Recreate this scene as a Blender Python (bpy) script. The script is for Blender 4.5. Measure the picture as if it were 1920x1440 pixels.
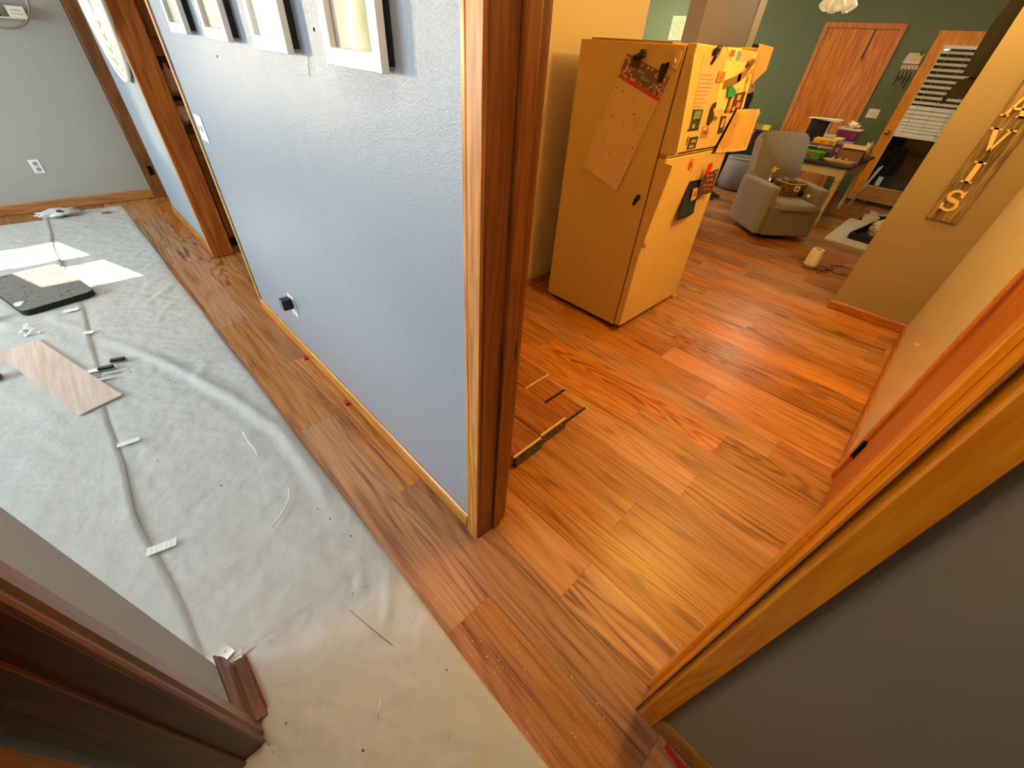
import bpy, bmesh, math, random
from mathutils import Vector, Matrix, noise
random.seed(7)
PI = math.pi
sc = bpy.context.scene
for o in list(bpy.data.objects):
    bpy.data.objects.remove(o)
COL = sc.collection

# ------------------------------------------------------------------ camera
# yaw / pitch / roll and focal length solved from the photograph's vanishing points
cd = bpy.data.cameras.new('camera')
cam = bpy.data.objects.new('camera', cd)
COL.objects.link(cam)
cd.sensor_width = 36.0
cd.lens = 744.438 / 1920 * 36.0
cd.clip_start = 0.02
YAW, PITCH, ROLL = -0.744095, 0.699633, 0.0837617
fh = Vector((math.sin(YAW), math.cos(YAW), 0))
rt = Vector((math.cos(YAW), -math.sin(YAW), 0))
up = Vector((0, 0, 1))
fwd = fh * math.cos(PITCH) - up * math.sin(PITCH)
u1 = up * math.cos(PITCH) + fh * math.sin(PITCH)
r2 = rt * math.cos(ROLL) + u1 * math.sin(ROLL)
u2 = u1 * math.cos(ROLL) - rt * math.sin(ROLL)
cam.matrix_world = Matrix(((r2.x, u2.x, -fwd.x, 0), (r2.y, u2.y, -fwd.y, 0), (r2.z, u2.z, -fwd.z, 1.6), (0, 0, 0, 1)))
sc.camera = cam

# ------------------------------------------------------------------ world, sun, large lights, exposure
sc.view_settings.view_transform = 'Standard'
sc.view_settings.look = 'None'
sc.view_settings.gamma = 1.0
sc.view_settings.exposure = 0.0
sc.view_settings.use_curve_mapping = False
w = bpy.data.worlds.new('world')
sc.world = w
w.use_nodes = True
bg = w.node_tree.nodes['Background']
bg.inputs[0].default_value = (0.55, 0.72, 1.0, 1)
bg.inputs[1].default_value = 1.0

def light(name, kind, loc, energy, color, aim=None, size=None, size_y=None, direction=None):
    ld = bpy.data.lights.new(name, kind)
    ld.energy = energy
    ld.color = color
    o = bpy.data.objects.new(name, ld)
    o.location = loc
    if aim is not None:
        direction = Vector(aim) - Vector(loc)
    if direction is not None:
        o.rotation_euler = Vector(direction).to_track_quat('-Z', 'Y').to_euler()
    if kind == 'AREA':
        ld.shape = 'RECTANGLE'
        ld.size = size
        ld.size_y = size_y or size
    elif kind == 'POINT':
        ld.shadow_soft_size = size or 0.1
    elif kind == 'SUN':
        ld.angle = size or 0.01
    COL.objects.link(o)
    return o

el = math.radians(39)
light('sun', 'SUN', (-9, -3, 6), 19.0, (1.0, 0.9, 0.76), direction=(0.94 * math.cos(el), 0.342 * math.cos(el), -math.sin(el)), size=0.008)
light('west_window_sky', 'AREA', (-6.60, -1.90, 1.48), 58, (1.0, 0.96, 0.90), direction=(1, 0.1, -0.12), size=2.3, size_y=1.2)
light('reflected_sun_stand_in', 'AREA', (-11.5, -5.9, 1.62), 720, (1.0, 0.80, 0.46), aim=(-1.5, 0.5, 1.55), size=0.9, size_y=0.7)  # area lamp added outdoors, standing in for reflected sun on the hall wall
light('south_window_sky', 'AREA', (-3.9, -4.33, 1.42), 300, (0.73, 0.89, 1.0), direction=(0, 1, -0.25), size=3.0, size_y=1.3)
light('kitchen_ceiling_lamp', 'POINT', (-0.22, 2.45, 2.28), 58, (1.0, 0.60, 0.11), size=0.10)
light('kitchen_counter_lamp', 'POINT', (-0.15, 3.75, 2.25), 17, (1.0, 0.62, 0.18), size=0.10)
light('dining_lamp', 'POINT', (-0.9, 3.9, 2.28), 20, (1.0, 0.55, 0.12), size=0.12)
light('fan_light', 'POINT', (-1.2, 6.9, 2.2), 26, (1.0, 0.90, 0.62), size=0.15)
light('west_room_lamp', 'POINT', (-4.4, 4.2, 2.2), 60, (1.0, 0.80, 0.42), size=0.12)
light('far_green_wall_fill', 'POINT', (-5.6, 7.5, 2.2), 120, (1.0, 0.93, 0.68), size=0.15)  # unseen fill lamp added to brighten the far green wall
light('hall_lamp', 'POINT', (-0.50, 0.05, 2.36), 23, (1.0, 0.77, 0.55), size=0.10)

# ------------------------------------------------------------------ colours and materials
def lin(c):
    return tuple(((v / 255) / 12.92 if v / 255 <= 0.04045 else ((v / 255 + 0.055) / 1.055) ** 2.4) for v in c) + (1,)

MC = {}
def base_mat(name):
    m = bpy.data.materials.new(name)
    m.use_nodes = True
    nt = m.node_tree
    return m, nt, nt.nodes['Principled BSDF']

def N(nt, t, **kw):
    n = nt.nodes.new(t)
    for k, v in kw.items():
        setattr(n, k, v)
    return n

def mat(name, col, rough=0.6, metal=0.0, var=0.06, vscale=6.0, bump=0.0, bscale=80.0, spec=0.5, coat=0.0, sheen=0.0, emit=None, estr=0.0):
    if name in MC:
        return MC[name]
    m, nt, p = base_mat(name)
    c = lin(col)
    tc = N(nt, 'ShaderNodeTexCoord')
    nz = N(nt, 'ShaderNodeTexNoise')
    nz.inputs['Scale'].default_value = vscale
    nz.inputs['Detail'].default_value = 4
    nt.links.new(tc.outputs['Object'], nz.inputs['Vector'])
    mx = N(nt, 'ShaderNodeMix', data_type='RGBA')
    mx.inputs[6].default_value = tuple(v * (1 - var) for v in c[:3]) + (1,)
    mx.inputs[7].default_value = tuple(min(1, v * (1 + var)) for v in c[:3]) + (1,)
    nt.links.new(nz.outputs['Fac'], mx.inputs[0])
    nt.links.new(mx.outputs[2], p.inputs['Base Color'])
    p.inputs['Roughness'].default_value = rough
    p.inputs['Metallic'].default_value = metal
    p.inputs['Specular IOR Level'].default_value = spec
    p.inputs['Coat Weight'].default_value = coat
    p.inputs['Sheen Weight'].default_value = sheen
    if emit:
        p.inputs['Emission Color'].default_value = lin(emit)
        p.inputs['Emission Strength'].default_value = estr
    if bump > 0:
        n2 = N(nt, 'ShaderNodeTexNoise')
        n2.inputs['Scale'].default_value = bscale
        n2.inputs['Detail'].default_value = 3
        nt.links.new(tc.outputs['Object'], n2.inputs['Vector'])
        b = N(nt, 'ShaderNodeBump')
        b.inputs['Strength'].default_value = bump
        b.inputs['Distance'].default_value = 0.002
        nt.links.new(n2.outputs['Fac'], b.inputs['Height'])
        nt.links.new(b.outputs['Normal'], p.inputs['Normal'])
    MC[name] = m
    return m

def wood(name, dark, light_, axis='Z', rough=0.4, scale=1.0, coat=0.15, rings=9.0):
    """stained wood with grain that runs along one axis of the object"""
    if name in MC:
        return MC[name]
    m, nt, p = base_mat(name)
    tc = N(nt, 'ShaderNodeTexCoord')
    mp = N(nt, 'ShaderNodeMapping')
    s = {'X': (0.9, 12, 12), 'Y': (12, 0.9, 12), 'Z': (12, 12, 0.9)}[axis]
    mp.inputs['Scale'].default_value = tuple(v * scale for v in s)
    nt.links.new(tc.outputs['Object'], mp.inputs['Vector'])
    n1 = N(nt, 'ShaderNodeTexNoise')
    n1.inputs['Scale'].default_value = 0.8
    n1.inputs['Detail'].default_value = 2
    n1.inputs['Distortion'].default_value = 0.3
    nt.links.new(mp.outputs[0], n1.inputs['Vector'])
    mul = N(nt, 'ShaderNodeMath', operation='MULTIPLY')
    mul.inputs[1].default_value = rings * 2 * PI
    nt.links.new(n1.outputs['Fac'], mul.inputs[0])
    sn = N(nt, 'ShaderNodeMath', operation='SINE')
    nt.links.new(mul.outputs[0], sn.inputs[0])
    n2 = N(nt, 'ShaderNodeTexNoise')
    n2.inputs['Scale'].default_value = 9
    n2.inputs['Detail'].default_value = 5
    nt.links.new(mp.outputs[0], n2.inputs['Vector'])
    a = N(nt, 'ShaderNodeMath', operation='MULTIPLY_ADD')
    a.inputs[1].default_value = 0.13
    nt.links.new(sn.outputs[0], a.inputs[0])
    nt.links.new(n2.outputs['Fac'], a.inputs[2])
    cr = N(nt, 'ShaderNodeValToRGB')
    cr.color_ramp.elements[0].position = 0.30
    cr.color_ramp.elements[0].color = lin(dark)
    cr.color_ramp.elements[1].position = 0.72
    cr.color_ramp.elements[1].color = lin(light_)
    nt.links.new(a.outputs[0], cr.inputs[0])
    nt.links.new(cr.outputs[0], p.inputs['Base Color'])
    p.inputs['Roughness'].default_value = rough
    p.inputs['Coat Weight'].default_value = coat
    p.inputs['Coat Roughness'].default_value = 0.25
    b = N(nt, 'ShaderNodeBump')
    b.inputs['Strength'].default_value = 0.12
    b.inputs['Distance'].default_value = 0.001
    nt.links.new(a.outputs[0], b.inputs['Height'])
    nt.links.new(b.outputs['Normal'], p.inputs['Normal'])
    MC[name] = m
    return m

def paint(name, col, rough, bump, scale=120.0, patch=0.03):
    """roller-textured wall paint"""
    if name in MC:
        return MC[name]
    m, nt, p = base_mat(name)
    tc = N(nt, 'ShaderNodeTexCoord')
    n0 = N(nt, 'ShaderNodeTexNoise')
    n0.inputs['Scale'].default_value = 2.2
    n0.inputs['Detail'].default_value = 5
    nt.links.new(tc.outputs['Object'], n0.inputs['Vector'])
    c = lin(col)
    mx = N(nt, 'ShaderNodeMix', data_type='RGBA')
    mx.inputs[6].default_value = tuple(v * (1 - patch) for v in c[:3]) + (1,)
    mx.inputs[7].default_value = tuple(v * (1 + patch) for v in c[:3]) + (1,)
    nt.links.new(n0.outputs['Fac'], mx.inputs[0])
    nt.links.new(mx.outputs[2], p.inputs['Base Color'])
    n1 = N(nt, 'ShaderNodeTexNoise')
    n1.inputs['Scale'].default_value = scale
    n1.inputs['Detail'].default_value = 3
    n1.inputs['Roughness'].default_value = 0.55
    nt.links.new(tc.outputs['Object'], n1.inputs['Vector'])
    b = N(nt, 'ShaderNodeBump')
    b.inputs['Strength'].default_value = bump
    b.inputs['Distance'].default_value = 0.003
    nt.links.new(n1.outputs['Fac'], b.inputs['Height'])
    # faint vertical roller ridges
    mp = N(nt, 'ShaderNodeMapping')
    mp.inputs['Scale'].default_value = (14, 14, 0.6)
    nt.links.new(tc.outputs['Object'], mp.inputs['Vector'])
    n2 = N(nt, 'ShaderNodeTexNoise')
    n2.inputs['Scale'].default_value = 2.0
    n2.inputs['Detail'].default_value = 4
    nt.links.new(mp.outputs[0], n2.inputs['Vector'])
    b2 = N(nt, 'ShaderNodeBump')
    b2.inputs['Strength'].default_value = bump * 0.5
    b2.inputs['Distance'].default_value = 0.006
    nt.links.new(n2.outputs['Fac'], b2.inputs['Height'])
    nt.links.new(b.outputs['Normal'], b2.inputs['Normal'])
    nt.links.new(b2.outputs['Normal'], p.inputs['Normal'])
    p.inputs['Roughness'].default_value = rough
    MC[name] = m
    return m

def pane_mat(name, tint=(1, 1, 1, 1), refl=0.12, rough=0.02):
    if name in MC:
        return MC[name]
    m, nt, p = base_mat(name)
    out = nt.nodes['Material Output']
    tr = N(nt, 'ShaderNodeBsdfTransparent')
    tr.inputs[0].default_value = tint
    gl = N(nt, 'ShaderNodeBsdfGlossy')
    gl.inputs['Roughness'].default_value = rough
    lw = N(nt, 'ShaderNodeLayerWeight')
    lw.inputs[0].default_value = 0.25
    mu = N(nt, 'ShaderNodeMath', operation='MULTIPLY_ADD')
    mu.inputs[1].default_value = 0.8
    mu.inputs[2].default_value = refl * 0.5
    nt.links.new(lw.outputs['Fresnel'], mu.inputs[0])
    ms = N(nt, 'ShaderNodeMixShader')
    nt.links.new(mu.outputs[0], ms.inputs[0])
    nt.links.new(tr.outputs[0], ms.inputs[1])
    nt.links.new(gl.outputs[0], ms.inputs[2])
    nt.links.new(ms.outputs[0], out.inputs['Surface'])
    MC[name] = m
    return m

# ------------------------------------------------------------------ mesh helpers
class MB:
    def __init__(s):
        s.bm = bmesh.new()
    def box(s, a, b, mi=0, bevel=0.0, seg=2, M=None):
        a = Vector(a); b = Vector(b)
        lo = Vector((min(a.x, b.x), min(a.y, b.y), min(a.z, b.z)))
        hi = Vector((max(a.x, b.x), max(a.y, b.y), max(a.z, b.z)))
        r = bmesh.ops.create_cube(s.bm, size=1.0)
        vs = r['verts']
        for v in vs:
            v.co = Vector((lo.x + (v.co.x + .5) * (hi.x - lo.x), lo.y + (v.co.y + .5) * (hi.y - lo.y), lo.z + (v.co.z + .5) * (hi.z - lo.z)))
        fs = set(f for v in vs for f in v.link_faces)
        for f in fs:
            f.material_index = mi
        if bevel > 0:
            es = list(set(e for v in vs for e in v.link_edges))
            r2_ = bmesh.ops.bevel(s.bm, geom=es, offset=bevel, segments=seg, affect='EDGES', profile=0.6)
            for f in r2_['faces']:
                f.material_index = mi
                f.smooth = True
            vs = list(set(v for f in r2_['faces'] for v in f.verts) | set(v for v in vs if v.is_valid))
        if M is not None:
            for v in vs:
                v.co = M @ v.co
        return s
    def ring(s, c, n, r, k=24, rx=None):
        c = Vector(c); n = Vector(n).normalized()
        a = n.orthogonal().normalized(); b = n.cross(a)
        return [s.bm.verts.new(c + a * (math.cos(2 * PI * i / k) * r) + b * (math.sin(2 * PI * i / k) * (rx or r))) for i in range(k)]
    def skin(s, rings, closed=False, cap=True, mi=0, smooth=True):
        k = len(rings[0])
        prs = list(zip(rings, rings[1:])) + ([(rings[-1], rings[0])] if closed else [])
        for A, B in prs:
            for i in range(k):
                try:
                    f = s.bm.faces.new((A[i], A[(i + 1) % k], B[(i + 1) % k], B[i]))
                    f.material_index = mi; f.smooth = smooth
                except ValueError:
                    pass
        if cap and not closed:
            for R_ in (rings[0][::-1], rings[-1]):
                f = s.bm.faces.new(R_); f.material_index = mi
        return s
    def tube(s, pts, r, k=8, mi=0, closed=False, cap=True):
        pts = [Vector(p) for p in pts]
        rs = r if isinstance(r, (list, tuple)) else [r] * len(pts)
        rings = []
        ref = None
        n = len(pts)
        for i, p in enumerate(pts):
            if closed:
                t = pts[(i + 1) % n] - pts[i - 1]
            else:
                t = pts[min(i + 1, n - 1)] - pts[max(i - 1, 0)]
            t.normalize()
            if ref is None:
                ref = t.orthogonal().normalized()
            ref = (ref - t * ref.dot(t)).normalized()
            b = t.cross(ref)
            rings.append([s.bm.verts.new(p + ref * math.cos(2 * PI * j / k) * rs[i] + b * math.sin(2 * PI * j / k) * rs[i]) for j in range(k)])
        return s.skin(rings, closed=closed, cap=cap, mi=mi)
    def lathe(s, c, prof, k=28, mi=0, axis=(0, 0, 1), cap=True):
        c = Vector(c); ax = Vector(axis).normalized()
        a = ax.orthogonal().normalized(); b = ax.cross(a)
        rings = [[s.bm.verts.new(c + ax * z + a * math.cos(2 * PI * i / k) * max(r, 1e-4) + b * math.sin(2 * PI * i / k) * max(r, 1e-4)) for i in range(k)] for r, z in prof]
        return s.skin(rings, cap=cap, mi=mi)
    def prism(s, poly, o, ux, uy, uz, t, mi=0, bevel=0.0):
        """poly in (u,v) on plane o,ux,uy, extruded t along uz"""
        o = Vector(o); ux = Vector(ux); uy = Vector(uy); uz = Vector(uz)
        A = [s.bm.verts.new(o + ux * p[0] + uy * p[1]) for p in poly]
        B = [s.bm.verts.new(o + ux * p[0] + uy * p[1] + uz * t) for p in poly]
        k = len(poly); fs = []
        fs.append(s.bm.faces.new(A[::-1])); fs.append(s.bm.faces.new(B))
        for i in range(k):
            fs.append(s.bm.faces.new((A[i], A[(i + 1) % k], B[(i + 1) % k], B[i])))
        for f in fs:
            f.material_index = mi
        if bevel > 0:
            es = list(set(e for f in fs for e in f.edges))
            r = bmesh.ops.bevel(s.bm, geom=es, offset=bevel, segments=2, affect='EDGES')
            for f in r['faces']:
                f.material_index = mi
        return s
    def ball(s, c, r, mi=0, sub=2, sx=1, sy=1, sz=1, jit=0.0):
        rr = bmesh.ops.create_icosphere(s.bm, subdivisions=sub, radius=1)
        for v in rr['verts']:
            q = v.co.copy()
            if jit:
                q *= 1 + jit * noise.noise(q * 2.3 + Vector(c) * 7)
            v.co = Vector(c) + Vector((q.x * r * sx, q.y * r * sy, q.z * r * sz))
        for f in set(f for v in rr['verts'] for f in v.link_faces):
            f.material_index = mi; f.smooth = True
        return s
    def build(s, name, mats, parent=None, loc=None, sharp=40):
        bmesh.ops.recalc_face_normals(s.bm, faces=s.bm.faces[:])
        me = bpy.data.meshes.new(name)
        s.bm.to_mesh(me); s.bm.free()
        if not isinstance(mats, (list, tuple)):
            mats = [mats]
        for m in mats:
            me.materials.append(m)
        o = bpy.data.objects.new(name, me)
        COL.objects.link(o)
        if parent is not None:
            o.parent = parent
        if loc is not None:
            o.location = loc
        return o

def tag(o, label=None, cat=None, group=None, kind=None):
    if label: o['label'] = label
    if cat: o['category'] = cat
    if group: o['group'] = group
    if kind: o['kind'] = kind
    return o

def thing(name, loc, label, cat, rz=0.0, group=None):
    o = bpy.data.objects.new(name, None)
    o.empty_display_size = 0.05
    COL.objects.link(o)
    o.location = loc
    o.rotation_euler = (0, 0, rz)
    return tag(o, label, cat, group)

def struct(o):
    o['kind'] = 'structure'
    return o

def copy_tree(o, parent=None):
    c = o.copy(); COL.objects.link(c); c.parent = parent
    for ch in [x for x in bpy.data.objects if x.parent == o]:
        copy_tree(ch, c)
    return c

# ------------------------------------------------------------------ shared materials
BLUE = paint('blue_grey_wall_paint', (150, 160, 172), 0.26, 0.45, 230)
BLUE2 = paint('hall_grey_wall_paint', (142, 152, 160), 0.75, 0.12, 160)
BROWNG = paint('brown_grey_hall_wall', (150, 138, 122), 0.5, 0.12, 160)  # browner grey than the blue-grey on the rest of this wall
GREY = paint('living_room_grey_paint', (165, 163, 152), 0.55, 0.1, 160)
CREAM = paint('kitchen_cream_paint', (206, 190, 160), 0.45, 0.15, 120)
TAUPE = paint('kitchen_taupe_paint', (148, 132, 110), 0.55, 0.12, 120)
GLOSSW = paint('kitchen_glossy_wall_paint', (222, 208, 184), 0.20, 0.12, 60)
GREEN = paint('dark_green_wall_paint', (94, 106, 68), 0.5, 0.1, 120)
WHITEC = paint('ceiling_paint', (232, 230, 224), 0.8, 0.2, 60)
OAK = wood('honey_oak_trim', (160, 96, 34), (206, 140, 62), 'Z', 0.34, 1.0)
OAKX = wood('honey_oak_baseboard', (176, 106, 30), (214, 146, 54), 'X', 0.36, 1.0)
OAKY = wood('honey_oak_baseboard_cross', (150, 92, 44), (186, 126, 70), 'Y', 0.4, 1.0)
OAKD = wood('darkened_oak_jamb', (112, 58, 16), (142, 80, 26), 'Z', 0.38, 1.0)  # trim oak darkened to paint in the shade on the left opening jamb
OAKR = wood('orange_oak_board', (150, 78, 12), (196, 116, 30), 'Z', 0.6, 0.7, coat=0.0)
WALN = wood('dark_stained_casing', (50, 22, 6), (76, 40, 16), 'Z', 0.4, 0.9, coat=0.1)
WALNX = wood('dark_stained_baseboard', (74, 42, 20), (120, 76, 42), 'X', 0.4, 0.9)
DOORW = wood('flat_panel_door_veneer', (196, 100, 6), (232, 142, 20), 'Z', 0.5, 0.55, rings=14, coat=0.0)
BLACK = mat('black_plastic', (16, 16, 18), 0.35, var=0.02)
WHITEP = mat('white_plastic', (232, 232, 228), 0.35, var=0.02)
BRASS = mat('polished_brass', (212, 160, 70), 0.22, metal=1.0)
IRON = mat('dark_bronze_hinge', (30, 22, 18), 0.4, metal=0.7)
STEEL = mat('brushed_steel', (180, 180, 178), 0.3, metal=0.9)

# ------------------------------------------------------------------ plank floor
def floor_material():
    m, nt, p = base_mat('walnut_plank_floor')
    uv = N(nt, 'ShaderNodeUVMap'); uv.uv_map = 'plank'
    at = N(nt, 'ShaderNodeAttribute'); at.attribute_name = 'plank_seed'
    sep = N(nt, 'ShaderNodeSeparateXYZ'); nt.links.new(uv.outputs[0], sep.inputs[0])
    sa = N(nt, 'ShaderNodeSeparateColor'); nt.links.new(at.outputs['Color'], sa.inputs[0])
    def M_(op, a, b=None, c=None):
        n = N(nt, 'ShaderNodeMath', operation=op)
        for i, v in enumerate((a, b, c)):
            if v is None: continue
            if isinstance(v, (int, float)): n.inputs[i].default_value = v
            else: nt.links.new(v, n.inputs[i])
        return n.outputs[0]
    ox = M_('MULTIPLY', sa.outputs[0], 37.0); oy = M_('MULTIPLY', sa.outputs[1], 23.0)
    ux = M_('ADD', sep.outputs[0], ox); vy = M_('ADD', sep.outputs[1], oy)
    def vec(sx, sy, z=0.0):
        cb = N(nt, 'ShaderNodeCombineXYZ')
        nt.links.new(M_('MULTIPLY', ux, sx), cb.inputs[0]); nt.links.new(M_('MULTIPLY', vy, sy), cb.inputs[1])
        cb.inputs[2].default_value = z
        return cb.outputs[0]
    def noise_(v, sc_, det, dist=0.0):
        n = N(nt, 'ShaderNodeTexNoise'); n.inputs['Scale'].default_value = sc_; n.inputs['Detail'].default_value = det; n.inputs['Distortion'].default_value = dist
        nt.links.new(v, n.inputs['Vector']); return n.outputs['Fac']
    big = noise_(vec(0.62, 6.4), 1.0, 1.2, 0.12)          # cathedral figure = contour lines of a stretched field
    amp = M_('MULTIPLY_ADD', sa.outputs[2], 14.0, 7.0)
    ring = M_('SINE', M_('MULTIPLY', M_('MULTIPLY', big, amp), 2 * PI))
    ring = M_('POWER', M_('MULTIPLY_ADD', ring, 0.5, 0.5), 1.8)
    fine = noise_(vec(4.0, 170.0, 3.1), 1.0, 4.0)
    mid = noise_(vec(2.2, 40.0, 7.7), 1.0, 4.0, 0.4)
    cloud = noise_(vec(1.2, 5.0, 11.0), 1.0, 2.0)
    g = M_('ADD', M_('MULTIPLY', ring, M_('MULTIPLY_ADD', sa.outputs[2], 0.15, 0.05)), M_('MULTIPLY', fine, 0.46))
    g = M_('ADD', g, M_('MULTIPLY', mid, 0.46))
    g = M_('ADD', g, M_('MULTIPLY', cloud, 0.26))
    cr = N(nt, 'ShaderNodeValToRGB')
    e = cr.color_ramp.elements
    e[0].position = 0.40; e[0].color = lin((206, 150, 100))
    e[1].position = 0.84; e[1].color = lin((108, 60, 30))
    k = cr.color_ramp.elements.new(0.64); k.color = lin((176, 118, 70))
    nt.links.new(g, cr.inputs[0])
    hsv = N(nt, 'ShaderNodeHueSaturation')
    nt.links.new(cr.outputs[0], hsv.inputs['Color'])
    nt.links.new(M_('MULTIPLY_ADD', sa.outputs[1], 0.46, 0.74), hsv.inputs['Value'])
    nt.links.new(M_('MULTIPLY_ADD', sa.outputs[0], 0.24, 0.90), hsv.inputs['Saturation'])
    # seam lines between boards
    at2 = N(nt, 'ShaderNodeAttribute'); at2.attribute_name = 'plank_len'
    s2 = N(nt, 'ShaderNodeSeparateColor'); nt.links.new(at2.outputs['Color'], s2.inputs[0])
    L_ = M_('MULTIPLY', s2.outputs[0], 4.0)
    du = M_('MINIMUM', sep.outputs[0], M_('SUBTRACT', L_, sep.outputs[0]))
    dv = M_('MINIMUM', sep.outputs[1], M_('SUBTRACT', 0.1965, sep.outputs[1]))
    d = M_('MINIMUM', du, dv)
    seam = M_('LESS_THAN', d, 0.0009)
    mx = N(nt, 'ShaderNodeMix', data_type='RGBA')
    nt.links.new(M_('MULTIPLY', seam, 0.55), mx.inputs[0])
    nt.links.new(hsv.outputs[0], mx.inputs[6]); mx.inputs[7].default_value = lin((64, 34, 20))
    nt.links.new(mx.outputs[2], p.inputs['Base Color'])
    nt.links.new(M_('MULTIPLY_ADD', fine, 0.18, 0.26), p.inputs['Roughness'])
    b = N(nt, 'ShaderNodeBump'); b.inputs['Strength'].default_value = 0.25; b.inputs['Distance'].default_value = 0.0012
    hh = M_('SUBTRACT', M_('MULTIPLY', fine, -0.6), M_('MULTIPLY', seam, 1.2))
    nt.links.new(hh, b.inputs['Height']); nt.links.new(b.outputs['Normal'], p.inputs['Normal'])
    return m
FLOORM = floor_material()

def plank_floor():
    PW, PL = 0.1965, 1.285
    known = {-1: -0.446, 0: -1.063, 1: -0.254, 2: 0.31, 3: -0.286, 4: 0.40, 5: -0.160, 6: -0.62, 7: -0.172, 8: 0.05, 9: -0.41, 10: -0.82}
    bm = bmesh.new()
    uvl = bm.loops.layers.uv.new('plank')
    s1 = bm.loops.layers.float_color.new('plank_seed'); s2 = bm.loops.layers.float_color.new('plank_len')
    rnd = random.Random(11)
    x0, x1 = -8.2, 2.62
    for k in range(-25, 46):
        ya = 0.455 + PW * k; yb = ya + PW
        off = known.get(k, rnd.uniform(0, PL))
        n0 = math.floor((x0 - off) / PL)
        a = off + n0 * PL
        while a < x1:
            b_ = a + PL
            xa, xb = max(a, x0), min(b_, x1)
            vs = [bm.verts.new(v) for v in ((xa, ya, 0), (xb, ya, 0), (xb, yb, 0), (xa, yb, 0))]
            f = bm.faces.new(vs)
            seed = (rnd.random(), rnd.random(), rnd.random(), 1)
            for lp, (uu, vv) in zip(f.loops, ((xa - a, 0), (xb - a, 0), (xb - a, PW), (xa - a, PW))):
                lp[uvl].uv = (uu, vv); lp[s1] = seed; lp[s2] = (PL / 4.0, 0, 0, 1)
            a = b_
    me = bpy.data.meshes.new('floor'); bm.to_mesh(me); bm.free(); me.materials.append(FLOORM)
    o = bpy.data.objects.new('floor', me); COL.objects.link(o); struct(o)
plank_floor()

# ------------------------------------------------------------------ walls
CZ = 2.52        # ceiling height
HZ = 2.05        # top of door openings
def two_sided_wall(name, boxes, mats):
    """boxes: list of (a, b); material slot 0 by default, faces pointing +Y get slot 1 if present"""
    m = MB()
    for a, b in boxes:
        m.box(a, b)
    m.bm.normal_update()
    for f in m.bm.faces:
        if len(mats) > 1 and f.normal.y > 0.5:
            f.material_index = 1
        if len(mats) > 2 and f.normal.x > 0.5:
            f.material_index = 2
    return struct(m.build(name, mats))

W0, W1 = 0.585, 0.722      # hall wall faces
two_sided_wall('wall_hall', [((-3.09, W0, 0), (-0.66, W1, CZ)), ((-0.66, W0, HZ + .02), (0.15, W1, CZ)), ((-4.25, W0, HZ), (-3.09, W1, CZ))], [BLUE, CREAM])
two_sided_wall('wall_hall_near', [((0.15, W0, 0), (2.5, W1, CZ))], [BROWNG, CREAM])
two_sided_wall('wall_hall_far', [((-5.68, W0, 0), (-4.27, W1, CZ)), ((-6.42, W0, HZ), (-5.68, W1, CZ))], [BLUE2, CREAM])
# west wall with the double window
wy = [(-3.05, -2.02), (-1.40, -0.725)]
WZ0, WZ1 = 0.86, 2.06
two_sided_wall('wall_west', [((-6.54, -4.3, 0), (-6.42, 9.3, WZ0)), ((-6.54, -4.3, WZ1), (-6.42, 9.3, CZ)), ((-6.54, -4.3, WZ0), (-6.42, wy[0][0], WZ1)),
                    ((-6.54, wy[0][1], WZ0), (-6.42, wy[1][0], WZ1)), ((-6.54, wy[1][1], WZ0), (-6.42, 9.3, WZ1))], [GREY])
two_sided_wall('wall_south', [((-6.42, -4.32, 0), (-0.70, -4.20, 0.75)), ((-6.42, -4.32, 2.1), (-0.70, -4.20, CZ)), ((-6.42, -4.32, 0.75), (-5.4, -4.20, 2.1)), ((-2.4, -4.32, 0.75), (-0.70, -4.20, 2.1))], [GREY])
def window(name, axis, p, a, b, z0, z1):
    """double-hung window in a wall; axis 'x' = wall plane x=p, runs a..b along y"""
    m = MB()
    def bx(u0, u1, w0, w1, d0, d1):
        if axis == 'x': m.box((p + d0, u0, w0), (p + d1, u1, w1), bevel=0.002)
        else: m.box((u0, p + d0, w0), (u1, p + d1, w1), bevel=0.002)
    for u0, u1 in ((a, a + .045), (b - .045, b)):
        bx(u0, u1, z0, z1, -.10, .01)
    bx(a, b, z0, z0 + .05, -.10, .03); bx(a, b, z1 - .045, z1, -.10, .01)
    zm = (z0 + z1) / 2
    bx(a, b, zm - .055, zm + .055, -.08, -.02)
    o = m.build(name, mat('white_window_frame', (225, 222, 214), 0.4))
    struct(o)
    g = MB()
    if axis == 'x': g.box((p - .052, a + .045, z0 + .05), (p - .048, b - .045, z1 - .045))
    else: g.box((a + .045, p - .052, z0 + .05), (b - .045, p - .048, z1 - .045))
    g.build('glass_pane', pane_mat('window_glass', refl=0.06), o)
window('window_1', 'x', -6.42, wy[1][0], wy[1][1], WZ0, WZ1)
window('window_2', 'x', -6.42, wy[0][0], wy[0][1], WZ0, WZ1)
window('window_3', 'y', -4.22, -5.4, -2.4, 0.75, 2.1)
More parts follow.
